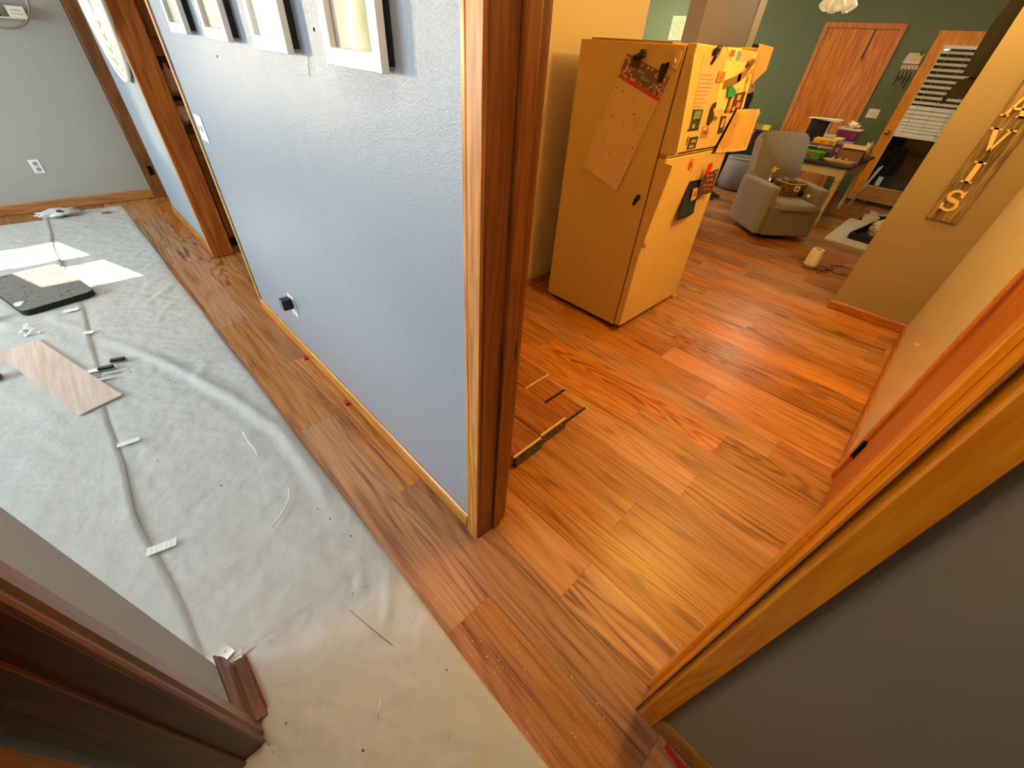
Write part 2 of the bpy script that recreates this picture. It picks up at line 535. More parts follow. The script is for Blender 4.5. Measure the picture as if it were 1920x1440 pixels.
# living room east side, ends in the rounded corner beside the camera
def stub_wall():
    m = MB()
    r = 0.022
    x0, x1, y1 = -0.822, -0.60, -0.31
    poly = [(x0, -4.3)]
    poly += [(x0 + r - r * math.cos(t), y1 - r + r * math.sin(t)) for t in [PI / 2 * i / 8 for i in range(9)]]
    poly += [(x1, y1), (x1, -0.445), (-0.70, -0.445), (-0.70, -4.3)]
    m.prism(poly, (0, 0, 0), (1, 0, 0), (0, 1, 0), (0, 0, 1), CZ)
    for f in m.bm.faces:
        if abs(f.normal.z) < 0.5 and f.calc_area() < 0.03: f.smooth = True
    return struct(m.build('wall_living_east', [BLUE2]))
stub_wall()
two_sided_wall('wall_hall_south', [((0.24, -0.445, 0), (2.5, -0.31, CZ)), ((-0.60, -0.445, HZ), (0.24, -0.31, CZ))], [BLUE2])
two_sided_wall('wall_hall_end', [((2.5, -4.3, 0), (2.62, 9.3, CZ))], [GREY])
two_sided_wall('wall_bedroom', [((-0.70, -3.2, 0), (2.5, -3.1, CZ))], [GREY])
# kitchen and dining
two_sided_wall('wall_kitchen_west', [((-2.29, W1, 0), (-2.165, 3.48, CZ))], [CREAM])
two_sided_wall('wall_pillar', [((-2.315, 4.355, 0), (-2.165, 5.43, CZ))], [TAUPE])
m = MB(); m.box((-2.33, 5.43, 0), (-2.155, 5.60, CZ), bevel=0.004); struct(m.build('trim_1', mat('cream_corner_trim', (196, 182, 150), 0.5)))
two_sided_wall('wall_kitchen_east', [((0.34, 2.16, 0), (0.46, 4.36, CZ)), ((0.34, W1, 0), (0.46, 1.30, CZ)), ((0.34, 1.30, HZ), (0.46, 2.16, CZ))], [GLOSSW])
two_sided_wall('wall_partition', [((-0.215, 4.36, 0), (2.5, 4.48, CZ))], [TAUPE])
two_sided_wall('wall_green', [((-8.2, 9.2, 0), (-2.56, 9.3, CZ)), ((-2.56, 9.2, 2.2), (-1.50, 9.3, CZ)), ((-1.12, 9.2, 2.163), (-0.26, 9.3, CZ)), ((-1.50, 9.2, 0), (-1.12, 9.3, CZ)), ((-0.26, 9.2, 0), (2.5, 9.3, CZ)), ((-2.56, 9.27, 0), (-1.5, 9.3, 2.2))], [GREEN])
two_sided_wall('wall_porch', [((-1.9, 10.6, -.3), (0.5, 10.7, CZ)), ((-1.95, 9.3, -.3), (-1.9, 10.6, CZ)), ((0.5, 9.3, -.3), (0.55, 10.6, CZ)), ((-1.9, 9.3, -0.3), (0.5, 10.6, -0.2)), ((-1.9, 9.3, CZ), (0.5, 10.6, CZ + .1))], [mat('dark_porch_paint', (40, 60, 52), 0.7)])
m = MB(); m.box((-6.54, -4.32, CZ), (2.62, 9.3, CZ + .1)); struct(m.build('ceiling', WHITEC))

# ------------------------------------------------------------------ baseboards
def baseboard(name, a, b, out, h=0.09, t=0.014, z0=0.005, m_=None):
    a = Vector(a); b = Vector(b); d = (b - a).normalized(); L_ = (b - a).length; out = Vector(out)
    m = MB()
    prof = [(0, z0), (t, z0), (t, h - .014), (t * .75, h - .006), (t * .35, h), (0, h)]
    m.prism(prof, a, out, (0, 0, 1), d, L_)
    return struct(m.build(name, m_ or OAKX))
baseboard('baseboard_hall', (-3.085, W0, 0), (-0.722, W0, 0), (0, -1, 0))
baseboard('baseboard_hall_near', (0.194, W0, 0), (2.5, W0, 0), (0, -1, 0), m_=wood('golden_baseboard', (150, 98, 30), (188, 130, 48), 'X', 0.36))
baseboard('baseboard_hall_far', (-5.68, W0, 0), (-4.285, W0, 0), (0, -1, 0), m_=wood('golden_baseboard', (0, 0, 0), (0, 0, 0)))
baseboard('baseboard_west', (-6.42, -4.2, 0), (-6.42, 0.54, 0), (1, 0, 0), h=.096, m_=OAKY)
baseboard('baseboard_living', (-0.70 - .122, -0.335, 0), (-0.822, -4.2, 0), (-1, 0, 0), m_=OAKY)
baseboard('baseboard_kitchen_west', (-2.165, W1, 0), (-2.165, 3.48, 0), (1, 0, 0), m_=OAKY, h=.08)
sc_ = MB(); sc_.prism([(-.10, .035), (.0, -.02), (.10, -.04), (.10, -.034), (.0, -.008), (-.10, .045)], (0.3395, 3.15, .42), (0, 1, 0), (0, 0, 1), (-1, 0, 0), .0008)
sc_.build('paint_scratch', mat('bare_plaster', (246, 232, 200), .6), bpy.data.objects['wall_kitchen_east'])
baseboard('baseboard_kitchen_east', (0.34, 2.235, 0), (0.34, 4.345, 0), (-1, 0, 0), m_=OAKY, h=.075)
baseboard('baseboard_partition', (-0.225, 4.36, 0), (0.34, 4.36, 0), (0, -1, 0), m_=wood('orange_baseboard', (150, 84, 28), (184, 112, 46), 'X', 0.4), h=.075)
baseboard('baseboard_partition_end', (-0.215, 4.35, 0), (-0.215, 4.48, 0), (-1, 0, 0), m_=OAKY, h=.075)
# dark profiled baseboard wrapped round the stub beside the camera
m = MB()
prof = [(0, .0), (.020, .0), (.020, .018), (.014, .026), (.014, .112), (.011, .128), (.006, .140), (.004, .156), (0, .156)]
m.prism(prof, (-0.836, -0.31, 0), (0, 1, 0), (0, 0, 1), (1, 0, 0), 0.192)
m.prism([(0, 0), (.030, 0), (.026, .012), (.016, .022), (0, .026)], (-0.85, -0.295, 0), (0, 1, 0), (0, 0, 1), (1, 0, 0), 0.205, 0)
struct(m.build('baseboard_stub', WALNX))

# ------------------------------------------------------------------ cased openings
def casing_strip(m, x0, x1, y, out, z1, z0=0.0, t=0.016, groove=True, side=1):
    """flat casing with an eased, stepped inner edge; side=+1 inner edge at x1"""
    w_ = abs(x1 - x0)
    if side > 0: xo, sg = x0, 1
    else: xo, sg = x1, -1
    poly = [(0, 0), (0, t), (w_ * .62, t), (w_ * .68, t * .70), (w_ * .74, t * .86), (w_ * .90, t * .80), (w_ * .97, t * .55), (w_, t * .3), (w_, 0)]
    m.prism([(p[0] * sg, p[1]) for p in poly], (xo, y, z0), (1, 0, 0), (0, out, 0), (0, 0, 1), z1 - z0)
# trim_2: opening between the hall and the kitchen, post side (left)
m = MB(); casing_strip(m, -0.722, -0.653, W0, -1, HZ + .06, groove=True, side=-1, t=.017); m.box((-0.722, W0 - .017, HZ), (0.192, W0, HZ + .07), bevel=.003); struct(m.build('trim_2', wood('light_oak_casing', (176, 108, 38), (214, 148, 66), 'Z', 0.35)))
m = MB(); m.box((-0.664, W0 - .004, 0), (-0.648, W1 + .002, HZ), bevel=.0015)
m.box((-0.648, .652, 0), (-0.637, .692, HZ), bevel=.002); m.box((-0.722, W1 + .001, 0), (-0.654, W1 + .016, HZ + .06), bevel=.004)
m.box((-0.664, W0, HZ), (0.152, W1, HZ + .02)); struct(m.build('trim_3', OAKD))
# right side of the same opening
CASR = wood('golden_casing', (206, 118, 8), (232, 146, 20), 'Z', 0.34)
m = MB(); m.box((0.139, W0 - .004, 0), (0.155, W1 + .002, HZ), bevel=.0015)
m.box((0.128, .655, 0), (0.139, .692, HZ), bevel=.002); m.box((0.146, W1 + .001, 0), (0.206, W1 + .016, HZ + .06), bevel=.004)
struct(m.build('trim_4', CASR))
m = MB(); casing_strip(m, 0.134, 0.194, W0, -1, HZ + .06, side=-1 if False else 1, t=.017)
m.bm.free(); m = MB()
m.box((0.1332, W0 - .0165, 0), (0.1345, W0, HZ), 1)  # thin dark strip painting the shaded, darker-stained inner edge of the casing
poly = [(0, 0), (0, .006), (.004, .010), (.012, .012), (.016, .0165), (.058, .017), (.060, .015), (.060, 0)]
m.prism(poly, (0.134, W0, 0), (1, 0, 0), (0, -1, 0), (0, 0, 1), HZ + .06)
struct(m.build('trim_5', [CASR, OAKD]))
# oak opening further along the hall, left jamb board and slim right casing
m = MB(); m.box((-4.272, W0 - .02, .006), (-4.25, W1 + .004, HZ), bevel=.002); struct(m.build('trim_6', OAKR))
m = MB(); m.box((-4.30, W0 - .024, .004), (-4.272, W0, HZ + .06), bevel=.003); m.box((-4.30, W0 - .024, HZ), (-3.05, W0, HZ + .06), bevel=.003); struct(m.build('trim_7', wood('pale_casing_edge', (186, 132, 76), (214, 164, 104), 'Z', 0.4)))
m = MB(); m.box((-3.125, W0 - .010, .0), (-3.09, W0 + .0, HZ), bevel=.003); m.box((-3.10, W0, 0), (-3.088, W1 + .004, HZ), bevel=.001); struct(m.build('trim_8', wood('pale_casing_edge', (0, 0, 0), (0, 0, 0))))
# far doorway at the end of the hall wall
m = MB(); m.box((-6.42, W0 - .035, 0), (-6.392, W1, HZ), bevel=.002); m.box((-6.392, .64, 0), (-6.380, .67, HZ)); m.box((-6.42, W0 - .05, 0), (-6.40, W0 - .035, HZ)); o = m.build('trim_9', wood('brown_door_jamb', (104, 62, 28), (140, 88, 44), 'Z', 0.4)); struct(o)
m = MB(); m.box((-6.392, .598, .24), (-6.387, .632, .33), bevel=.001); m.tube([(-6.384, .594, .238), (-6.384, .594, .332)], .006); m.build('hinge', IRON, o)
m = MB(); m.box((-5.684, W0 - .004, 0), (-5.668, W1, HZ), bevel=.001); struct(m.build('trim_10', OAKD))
# dark casing and jamb on the stub beside the camera
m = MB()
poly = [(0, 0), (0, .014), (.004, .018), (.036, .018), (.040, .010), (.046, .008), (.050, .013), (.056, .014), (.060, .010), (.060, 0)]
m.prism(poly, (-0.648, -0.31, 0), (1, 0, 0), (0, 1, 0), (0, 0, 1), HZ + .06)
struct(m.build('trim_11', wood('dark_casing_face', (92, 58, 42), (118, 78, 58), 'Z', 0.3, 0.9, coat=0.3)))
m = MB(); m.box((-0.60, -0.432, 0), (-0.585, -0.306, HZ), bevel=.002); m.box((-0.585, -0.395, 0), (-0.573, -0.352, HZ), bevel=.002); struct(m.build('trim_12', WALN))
m = MB(); m.box((-0.70, -0.455, 0), (-0.594, -0.432, CZ)); struct(m.build('wall_bedroom_return', BLUE2))
m = MB(); m.box((-0.70, -0.50, 0), (-0.60, -0.4555, HZ)); struct(m.build('trim_13', CASR))
# strike plate in the post jamb
m = MB(); m.box((-0.649, .700, .885), (-0.646, .714, .955), bevel=.001); m.box((-0.6465, .703, .905), (-0.6455, .711, .935), 1)
tag(m.build('strike_plate', [mat('worn_dark_brass', (92, 58, 22), 0.4, metal=0.6), BLACK]), 'small worn brass strike plate let into the dark jamb of the post', 'strike plate')

# ------------------------------------------------------------------ doors
def door_brown():
    d = struct(bpy.data.objects.new('door_1', None)); COL.objects.link(d); d.location = (-2.03, 9.2, 0)
    X = lambda x: x + 2.03
    m = MB(); m.box((X(-2.49), -.012, .012), (X(-1.575), .03, 2.155), bevel=.003); m.build('door_panel', DOORW, d)
    m = MB(); m.box((X(-2.557), -.022, 0), (X(-2.492), .03, 2.222), bevel=.004); m.box((X(-1.572), -.022, 0), (X(-1.506), .03, 2.222), bevel=.004); m.box((X(-2.49), -.022, 2.158), (X(-1.572), .03, 2.222), bevel=.004)
    m.build('casing', wood('door_casing_oak', (186, 106, 24), (222, 144, 54), 'Z', 0.5, coat=0.0), d)
    for z in (.25, 1.15, 1.92):
        m = MB(); m.box((X(-2.494), -.020, z), (X(-2.478), -.012, z + .10), bevel=.002); m.tube([(X(-2.492), -.023, z), (X(-2.492), -.023, z + .10)], .006); m.build('hinge', mat('pale_brass_hinge', (196, 156, 92), 0.35, metal=0.8), d)
    m = MB(); m.lathe((X(-1.64), -.012, .98), [(.030, 0), (.030, .006), (.012, .010), (.012, .035), (.026, .045), (.031, .060), (.024, .074), (.004, .080)], axis=(0, -1, 0)); m.build('knob', BRASS, d)
door_brown()
def door_glass():
    d = struct(bpy.data.objects.new('door_2', None)); COL.objects.link(d); d.location = (-0.69, 9.2, 0)
    X = lambda x: x + 0.69
    GO = wood('golden_yellow_door_oak', (222, 128, 14), (248, 166, 34), 'Z', 0.5, coat=0.0)
    m = MB()
    m.box((X(-1.12), -.02, 0.02), (X(-0.985), .03, 2.163), bevel=.003); m.box((X(-0.395), -.02, 0.02), (X(-0.26), .03, 2.163), bevel=.003)
    m.box((X(-0.985), -.02, 2.02), (X(-0.395), .03, 2.163), bevel=.003)
    m.build('door_frame', GO, d)
    m = MB(); m.box((X(-0.985), -.018, 0.05), (X(-0.395), .03, .262), bevel=.003)
    m.build('kick_panel', wood('worn_pale_kick_panel', (158, 104, 48), (216, 168, 108), 'X', 0.6, 1.6), d)
    m = MB()
    for a, b in (((-.985, .262), (-.973, 2.02)), ((-.407, .262), (-.395, 2.02)), ((-.973, .262), (-.407, .274)), ((-.973, 2.008), (-.407, 2.02))):
        m.box((X(a[0]), -.026, a[1]), (X(b[0]), -.006, b[1]), bevel=.002)
    m.build('glass_bead', mat('pale_glazing_bead', (236, 206, 150), 0.4), d)
    m = MB(); m.box((X(-.973), .004, .274), (X(-.407), .010, 2.008)); m.build('glass_pane', pane_mat('door_glass', (0.75, 0.85, 0.8, 1), 0.06, 0.03), d)
    m = MB(); m.box((X(-1.14), -.035, 0), (X(-.24), .04, .03), bevel=.003); m.build('threshold', mat('dark_threshold', (54, 40, 34), 0.5), d)
    m = MB(); m.lathe((X(-1.058), -.02, .99), [(.032, 0), (.032, .006), (.012, .010), (.012, .03), (.028, .042), (.034, .058), (.026, .074), (.004, .080)], axis=(0, -1, 0)); m.build('knob', BRASS, d)
door_glass()
def door_side():
    d = struct(bpy.data.objects.new('door_3', None)); COL.objects.link(d); d.location = (0.34, 1.72, 0)
    m = MB(); m.box((-.004, .435, 0), (.12, .452, HZ), bevel=.001); m.box((-.016, .440, .0), (0, .515, HZ + .06), bevel=.004); m.build('casing', wood('orange_door_casing', (178, 92, 6), (212, 122, 22), 'Z', 0.38), d)
    m = MB(); m.box((-.002, -.41, .01), (.034, .428, HZ - .01), bevel=.002); m.build('door_panel', wood('orange_door_slab', (162, 84, 6), (196, 110, 18), 'Z', 0.4), d)
    for z in (.18, 1.70):
        m = MB(); m.box((-.006, .405, z), (-.001, .452, z + .10), bevel=.001); m.tube([(-.012, .431, z - .004), (-.012, .431, z + .104)], .0075, k=10); m.build('hinge', IRON, d)
door_side()

# ------------------------------------------------------------------ drop cloth laid over the living room floor
def cloth_mat():
    m, nt, p = base_mat('drop_cloth_fabric')
    tc = N(nt, 'ShaderNodeTexCoord')
    n1 = N(nt, 'ShaderNodeTexNoise'); n1.inputs['Scale'].default_value = 9; n1.inputs['Detail'].default_value = 6
    nt.links.new(tc.outputs['Object'], n1.inputs['Vector'])
    mx = N(nt, 'ShaderNodeMix', data_type='RGBA')
    mx.inputs[6].default_value = lin((196, 194, 186)); mx.inputs[7].default_value = lin((216, 214, 208))
    nt.links.new(n1.outputs['Fac'], mx.inputs[0])
    # woven dot pattern, 3.4 mm pitch, rotated
    mp = N(nt, 'ShaderNodeMapping'); mp.inputs['Rotation'].default_value = (0, 0, 0.5); mp.inputs['Scale'].default_value = (1, 1, 1)
    nt.links.new(tc.outputs['Object'], mp.inputs['Vector'])
    sp = N(nt, 'ShaderNodeSeparateXYZ'); nt.links.new(mp.outputs[0], sp.inputs[0])
    def M_(op, a, b=None, c=None):
        n = N(nt, 'ShaderNodeMath', operation=op)
        for i, v in enumerate((a, b, c)):
            if v is None: continue
            if isinstance(v, (int, float)): n.inputs[i].default_value = v
            else: nt.links.new(v, n.inputs[i])
        return n.outputs[0]
    k = 2 * PI / 0.0046
    wv = M_('MULTIPLY', M_('SINE', M_('MULTIPLY', sp.outputs[0], k)), M_('SINE', M_('MULTIPLY', sp.outputs[1], k)))
    mx2 = N(nt, 'ShaderNodeMix', data_type='RGBA'); mx2.blend_type = 'MULTIPLY'
    mx2.inputs[0].default_value = 1
    nt.links.new(mx.outputs[2], mx2.inputs[6])
    g = M_('MULTIPLY_ADD', wv, 0.10, 0.93)
    cb = N(nt, 'ShaderNodeCombineXYZ')
    for i in range(3): nt.links.new(g, cb.inputs[i])
    nt.links.new(cb.outputs[0], mx2.inputs[7])
    nt.links.new(mx2.outputs[2], p.inputs['Base Color'])
    p.inputs['Roughness'].default_value = 0.85
    p.inputs['Specular IOR Level'].default_value = 0.25
    n2 = N(nt, 'ShaderNodeTexNoise'); n2.inputs['Scale'].default_value = 26; n2.inputs['Detail'].default_value = 5
    nt.links.new(tc.outputs['Object'], n2.inputs['Vector'])
    b = N(nt, 'ShaderNodeBump'); b.inputs['Strength'].default_value = 0.6; b.inputs['Distance'].default_value = 0.008
    nt.links.new(n2.outputs['Fac'], b.inputs['Height'])
    b2 = N(nt, 'ShaderNodeBump'); b2.inputs['Strength'].default_value = 0.35; b2.inputs['Distance'].default_value = 0.0008
    nt.links.new(wv, b2.inputs['Height']); nt.links.new(b.outputs['Normal'], b2.inputs['Normal'])
    nt.links.new(b2.outputs['Normal'], p.inputs['Normal'])
    return m
CLOTH = cloth_mat()

def seg_d(px, py, pts):
    best = 9; side = 0; tt = 0
    n = len(pts) - 1
    for i in range(n):
        ax, ay = pts[i]; bx, by = pts[i + 1]
        dx, dy = bx - ax, by - ay
        t = max(0, min(1, ((px - ax) * dx + (py - ay) * dy) / (dx * dx + dy * dy)))
        qx, qy = px - ax - dx * t, py - ay - dy * t
        d = math.hypot(qx, qy)
        if d < best:
            best = d; side = (dx * qy - dy * qx) / math.hypot(dx, dy); tt = (i + t) / n
    return best, side, tt
FOLDS = [  # polyline, height, half width
    ([(-3.35, -.34), (-3.0, -.18), (-2.70, -.06), (-2.21, .10), (-1.76, .205), (-1.37, .205), (-1.10, .17)], .017, .030),
    ([(-2.55, .19), (-2.62, .08), (-2.50, .0), (-2.3, .05)], .007, .022),
    ([(-3.9, .20), (-3.75, .06), (-3.55, -.10)], .007, .022), ([(-4.1, .18), (-4.0, .05), (-3.8, -.05)], .006, .02),
    ([(-4.45, .19), (-4.32, .08), (-4.2, -.02)], .006, .018), ([(-4.8, .19), (-4.7, .1), (-4.6, 0.02)], .006, .018), ([(-3.65, .19), (-3.5, .05), (-3.3, -.05)], .005, .018),
    ([(-.98, .19), (-.84, .14), (-.78, .10)], .006, .016), ([(-.80, .23), (-.66, .15), (-.60, .08)], .006, .018), ([(-.55, .22), (-.44, .14), (-.40, .10)], .005, .016),
    ([(-.35, .23), (-.26, .10), (-.24, .02)], .005, .018), ([(-.20, .21), (-.12, .08), (-.08, .02)], .005, .016), ([(-.62, -.02), (-.52, -.12), (-.48, -.2)], .005, .018), ([(-.42, .0), (-.32, -.1), (-.26, -.16)], .005, .018),
    ([(-3.9, -.50), (-3.75, -.52), (-3.6, -.44), (-3.5, -.42)], .010, .018), ([(-4.2, -.9), (-3.95, -.80), (-3.8, -.72), (-3.82, -.62)], .012, .02),
    ([(-2.9, -.72), (-2.6, -.62), (-2.4, -.55)], .006, .02), ([(-2.5, -.66), (-2.3, -.58), (-2.1, -.48)], .006, .018), ([(-2.35, -.74), (-2.2, -.68), (-2.05, -.6)], .005, .018),
]
def cloth_z(x, y):
    v = Vector((x * 1.0, y * 1.0, 0))
    h = .0042 * (noise.noise(v * 5.0) + .7 * noise.noise(v * 12.0 + Vector((3, 1, 0))) + .65 * noise.noise(v * 27.0) + .4 * noise.noise(v * 50.0))
    # oblique crinkles
    q = Vector(((x + y) * 7.0, (x - y) * 22.0, 1.7))
    h += .0030 * noise.noise(q)
    for pts, a, w_ in FOLDS:
        if min(p[0] for p in pts) - .2 < x < max(p[0] for p in pts) + .2:
            d, s_, t = seg_d(x, y, pts)
            e = math.sin(PI * min(1, max(0, .06 + t * .9)))
            h += a * e * math.exp(-(d / w_) ** 2) - a * .35 * e * math.exp(-((s_ + w_ * 1.7) / w_) ** 2) * (1 if d < .2 else 0)
    return h
def sheet(name, x0, x1, ylo, yhi, st, base, label, edge_lift=None):
    bm = bmesh.new()
    nx = int(round((x1 - x0) / st)); ny = max(4, int(round((yhi(x0) - ylo(x0)) / st)))
    G = []
    for i in range(nx + 1):
        x = x0 + (x1 - x0) * i / nx
        a, b = ylo(x), yhi(x)
        row = []
        for j in range(ny + 1):
            y = a + (b - a) * j / ny
            e = min(1.0, 1.0 if edge_lift else (b - y) / .03, (y - a) / .03, (x - x0) / .03, (x1 - x) / .03)
            z = base + max(0.0012, .006 + cloth_z(x, y)) * (0.25 + .75 * max(0, e))
            if edge_lift: z += edge_lift(x, y, a, b)
            row.append(bm.verts.new((x, y, z)))
        G.append(row)
    for i in range(nx):
        for j in range(ny):
            f = bm.faces.new((G[i][j], G[i + 1][j], G[i + 1][j + 1], G[i][j + 1])); f.smooth = True
    # hem: turn the rim down to the floor so the cloth has an edge
    rim = [e for e in bm.edges if e.is_boundary]
    r = bmesh.ops.extrude_edge_only(bm, edges=rim)
    for v in [g for g in r['geom'] if isinstance(g, bmesh.types.BMVert)]:
        v.co.z = max(0.0006, v.co.z - .0035) if edge_lift else 0.0006
    me = bpy.data.meshes.new(name); bm.to_mesh(me); bm.free(); me.materials.append(CLOTH)
    o = bpy.data.objects.new(name, me); COL.objects.link(o)
    tag(o, label, 'drop cloth')
    return o
seam_y = lambda x: -.385 - .022 * math.sin(x * 2.1) - .006 * math.sin(x * 7.0) + (.018 * math.exp(-((x + 1.7) / .3) ** 2) * -1)
def s1_lo(x):
    return -.43 if x < -.84 else max(-.43, -.282) if x < -.56 else -.33
sheet('drop_cloth', -6.27, 0.55, lambda x: -.43 if x < -.87 else -.262 if x < -.66 else -.262 - .034 * min(1, (x + .66) / .02), lambda x: .209 + .0085 * (x + 6.39) + .003 * math.sin(x * 5), 0.016, 0.0015,
      'long pale drop cloth strip running beside the exposed planks to the far baseboard')
def lift(x, y, a, b):
    d = b - y
    return (.001 + .008 * math.exp(-((x + 1.72) / .34) ** 2) + .004 * math.exp(-((x + 3.35) / .22) ** 2) + .006 * math.exp(-((x + 4.9) / .5) ** 2)) * math.exp(-(d / .05) ** 2)
sheet('drop_cloth', -6.10, -0.885, lambda x: -2.6, seam_y, 0.026, 0.0025,
      'wide white drop cloth under the plank and the mat, taped along its seam', lift)
sheet('drop_cloth', -0.584, 0.2, lambda x: -1.0, lambda x: -.240 + .10 * (x + .575), 0.02, 0.0, 'dim piece of drop cloth in the dark doorway at bottom left')

# tape squares along the seam
TAPE = mat('white_masking_tape', (238, 238, 234), 0.5, var=0.02)
def tape(x, y, rz, w_, l_, label, bend=0.0):
    m = MB()
    n = 6
    for i in range(n):
        a, b = -l_ / 2 + l_ * i / n, -l_ / 2 + l_ * (i + 1) / n
        za = cloth_z(x, y) * .2 + bend * (a / l_) ** 2 * 2; zb = bend * (b / l_) ** 2 * 2
        vs = [m.bm.verts.new(v) for v in ((a, -w_ / 2, za), (b, -w_ / 2, zb), (b, w_ / 2, zb), (a, w_ / 2, za))]
        m.bm.faces.new(vs)
    bmesh.ops.remove_doubles(m.bm, verts=m.bm.verts[:], dist=1e-4)
    r = bmesh.ops.solidify(m.bm, geom=m.bm.faces[:], thickness=.0008)
    o = m.build('tape_piece', TAPE)
    o.location = (x, y, .019); o.rotation_euler = (0, 0, rz)
    return tag(o, label, 'tape')
tape(-2.165, -.365, 1.45, .030, .085, 'square of white tape on the cloth seam just below the wooden plank tip')
tape(-1.452, -.372, 1.35, .038, .095, 'large white tape square across the seam nearest the grey wall corner')
tape(-2.60, -.372, 1.5, .034, .09, 'white tape tab on the seam touching the end of the plywood strip')
tape(-2.93, -.408, 1.5, .038, .07, 'white tape piece on the seam left of the black hinge hardware')
tape(-3.42, -.375, 1.3, .04, .05, 'crumpled white tape piece halfway along the seam between mat and hardware')
tape(-3.82, -.425, 1.5, .04, .08, 'white tape piece on the seam beside the near edge of the dark mat')
t_ = tape(-0.905, -.322, 0.35, .060, .065, 'creamy tape square sticking up at the foot of the rounded grey corner', bend=.02); t_.location.z = .008
t_ = tape(-0.868, -.282, -0.3, .022, .040, 'thin white tape sliver behind the dark baseboard end', bend=.01); t_.location.z = .008
# crumpled tape scraps
for k, (x, y, rz) in enumerate(((-3.70, -.655, .3), (-3.62, -.64, 1.2))):
    m = MB()
    pts = []
    for i in range(9):
        a = i / 8
        pts.append((a * .10 - .05, .02 * math.sin(a * 9 + k), .006 + .008 * math.sin(a * 11 + k)))
    for i in range(8):
        p, q = Vector(pts[i]), Vector(pts[i + 1])
        vs = [m.bm.verts.new(v) for v in (p + Vector((0, -.014, 0)), q + Vector((0, -.014, 0)), q + Vector((0, .014, .004)), p + Vector((0, .014, .004)))]
        m.bm.faces.new(vs)
    bmesh.ops.remove_doubles(m.bm, verts=m.bm.verts[:], dist=1e-4)
    bmesh.ops.solidify(m.bm, geom=m.bm.faces[:], thickness=.001)
    o = m.build('tape_scrap', TAPE); o.location = (x, y, .014); o.rotation_euler = (0, 0, rz)
    tag(o, ['curled white tape scrap past the far end of the pale wood strip, left one', 'curled white tape scrap past the far end of the pale wood strip, right one'][k], 'tape', 'tape scraps')

# thin plywood strip / upturned plank
def pinkboard():
    o_ = Vector((-2.584, -.326, 0)); ux = (Vector((-3.50, -.605, 0)) - o_).normalized(); uy = Vector((ux.y, -ux.x, 0)) * 1
    if uy.y > 0: uy = -uy
    m = MB()
    m.prism([(0, 0), (.965, 0), (.965, .190), (0, .190)], o_ + Vector((0, 0, .013)), ux, uy, (0, 0, 1), .008, bevel=.0012)
    o = m.build('wood_plank', wood('pale_pink_plywood', (206, 180, 160), (226, 204, 186), 'X', 0.7, 0.6, coat=0, rings=5))
    tag(o, 'pale pinkish bare wood strip lying across the white drop cloth', 'plank')
pinkboard()

# dark padded mat with a worn grey top
def floor_mat():
    c = [(-3.985, -.262), (-3.888, -.66), (-4.565, -.90), (-4.66, -.395)]
    c = [(-3.985, -.262), (-3.885, -.648), (-4.60, -.835), (-4.69, -.420)]
    P = [Vector((a, b, 0)) for a, b in c]
    def rounded(r):
        out = []
        for i in range(4):
            p = P[i]; a = (P[i - 1] - p).normalized(); b = (P[(i + 1) % 4] - p).normalized()
            for k in range(7):
                t = k / 6
                q0 = p + a * r; q1 = p + b * r
                out.append((q0 * (1 - t) ** 2 + p * 2 * t * (1 - t) + q1 * t * t))
        return out
    t = thing('floor_mat', (-4.2, -.6, 0.014), 'dark foam-edged square mat with a dusty grey speckled top, partly in the sun patch', 'mat')
    L0 = Vector((-4.2, -.6, 0))
    m = MB(); R = rounded(.05)
    m.prism([((p - L0).x, (p - L0).y) for p in R], (0, 0, 0), (1, 0, 0), (0, 1, 0), (0, 0, 1), .036, bevel=.003)
    m.build('foam_base', mat('black_foam', (18, 17, 19), 0.7), t)
    m = MB(); c0 = sum(P, Vector()) / 4
    m.prism([((p - L0 + (c0 - p) * .012).x, (p - L0 + (c0 - p) * .012).y) for p in R], (0, 0, .0362), (1, 0, 0), (0, 1, 0), (0, 0, 1), .0025)
    mm, nt, p_ = base_mat('speckled_grey_mat_top')
    tc = N(nt, 'ShaderNodeTexCoord')
    n1 = N(nt, 'ShaderNodeTexNoise'); n1.inputs['Scale'].default_value = 34; n1.inputs['Detail'].default_value = 5
    nt.links.new(tc.outputs['Object'], n1.inputs['Vector'])
    cr = N(nt, 'ShaderNodeValToRGB'); e = cr.color_ramp.elements
    e[0].position = .32; e[0].color = lin((72, 66, 60)); e[1].position = .40; e[1].color = lin((118, 112, 104))
    k_ = e.new(.75); k_.color = lin((128, 122, 112))
    nt.links.new(n1.outputs['Fac'], cr.inputs[0]); nt.links.new(cr.outputs[0], p_.inputs['Base Color']); p_.inputs['Roughness'].default_value = .8
    m.build('mat_top', mm, t)
    m = MB(); m.box((.145, -.005, .0388), (.215, .025, .040)); m.box((.150, -.02, .0388), (.19, -.006, .0398)); o = m.build('label_patch', mat('white_label', (225, 222, 216), .6), t); o.rotation_euler = (0, 0, -.35)
floor_mat()

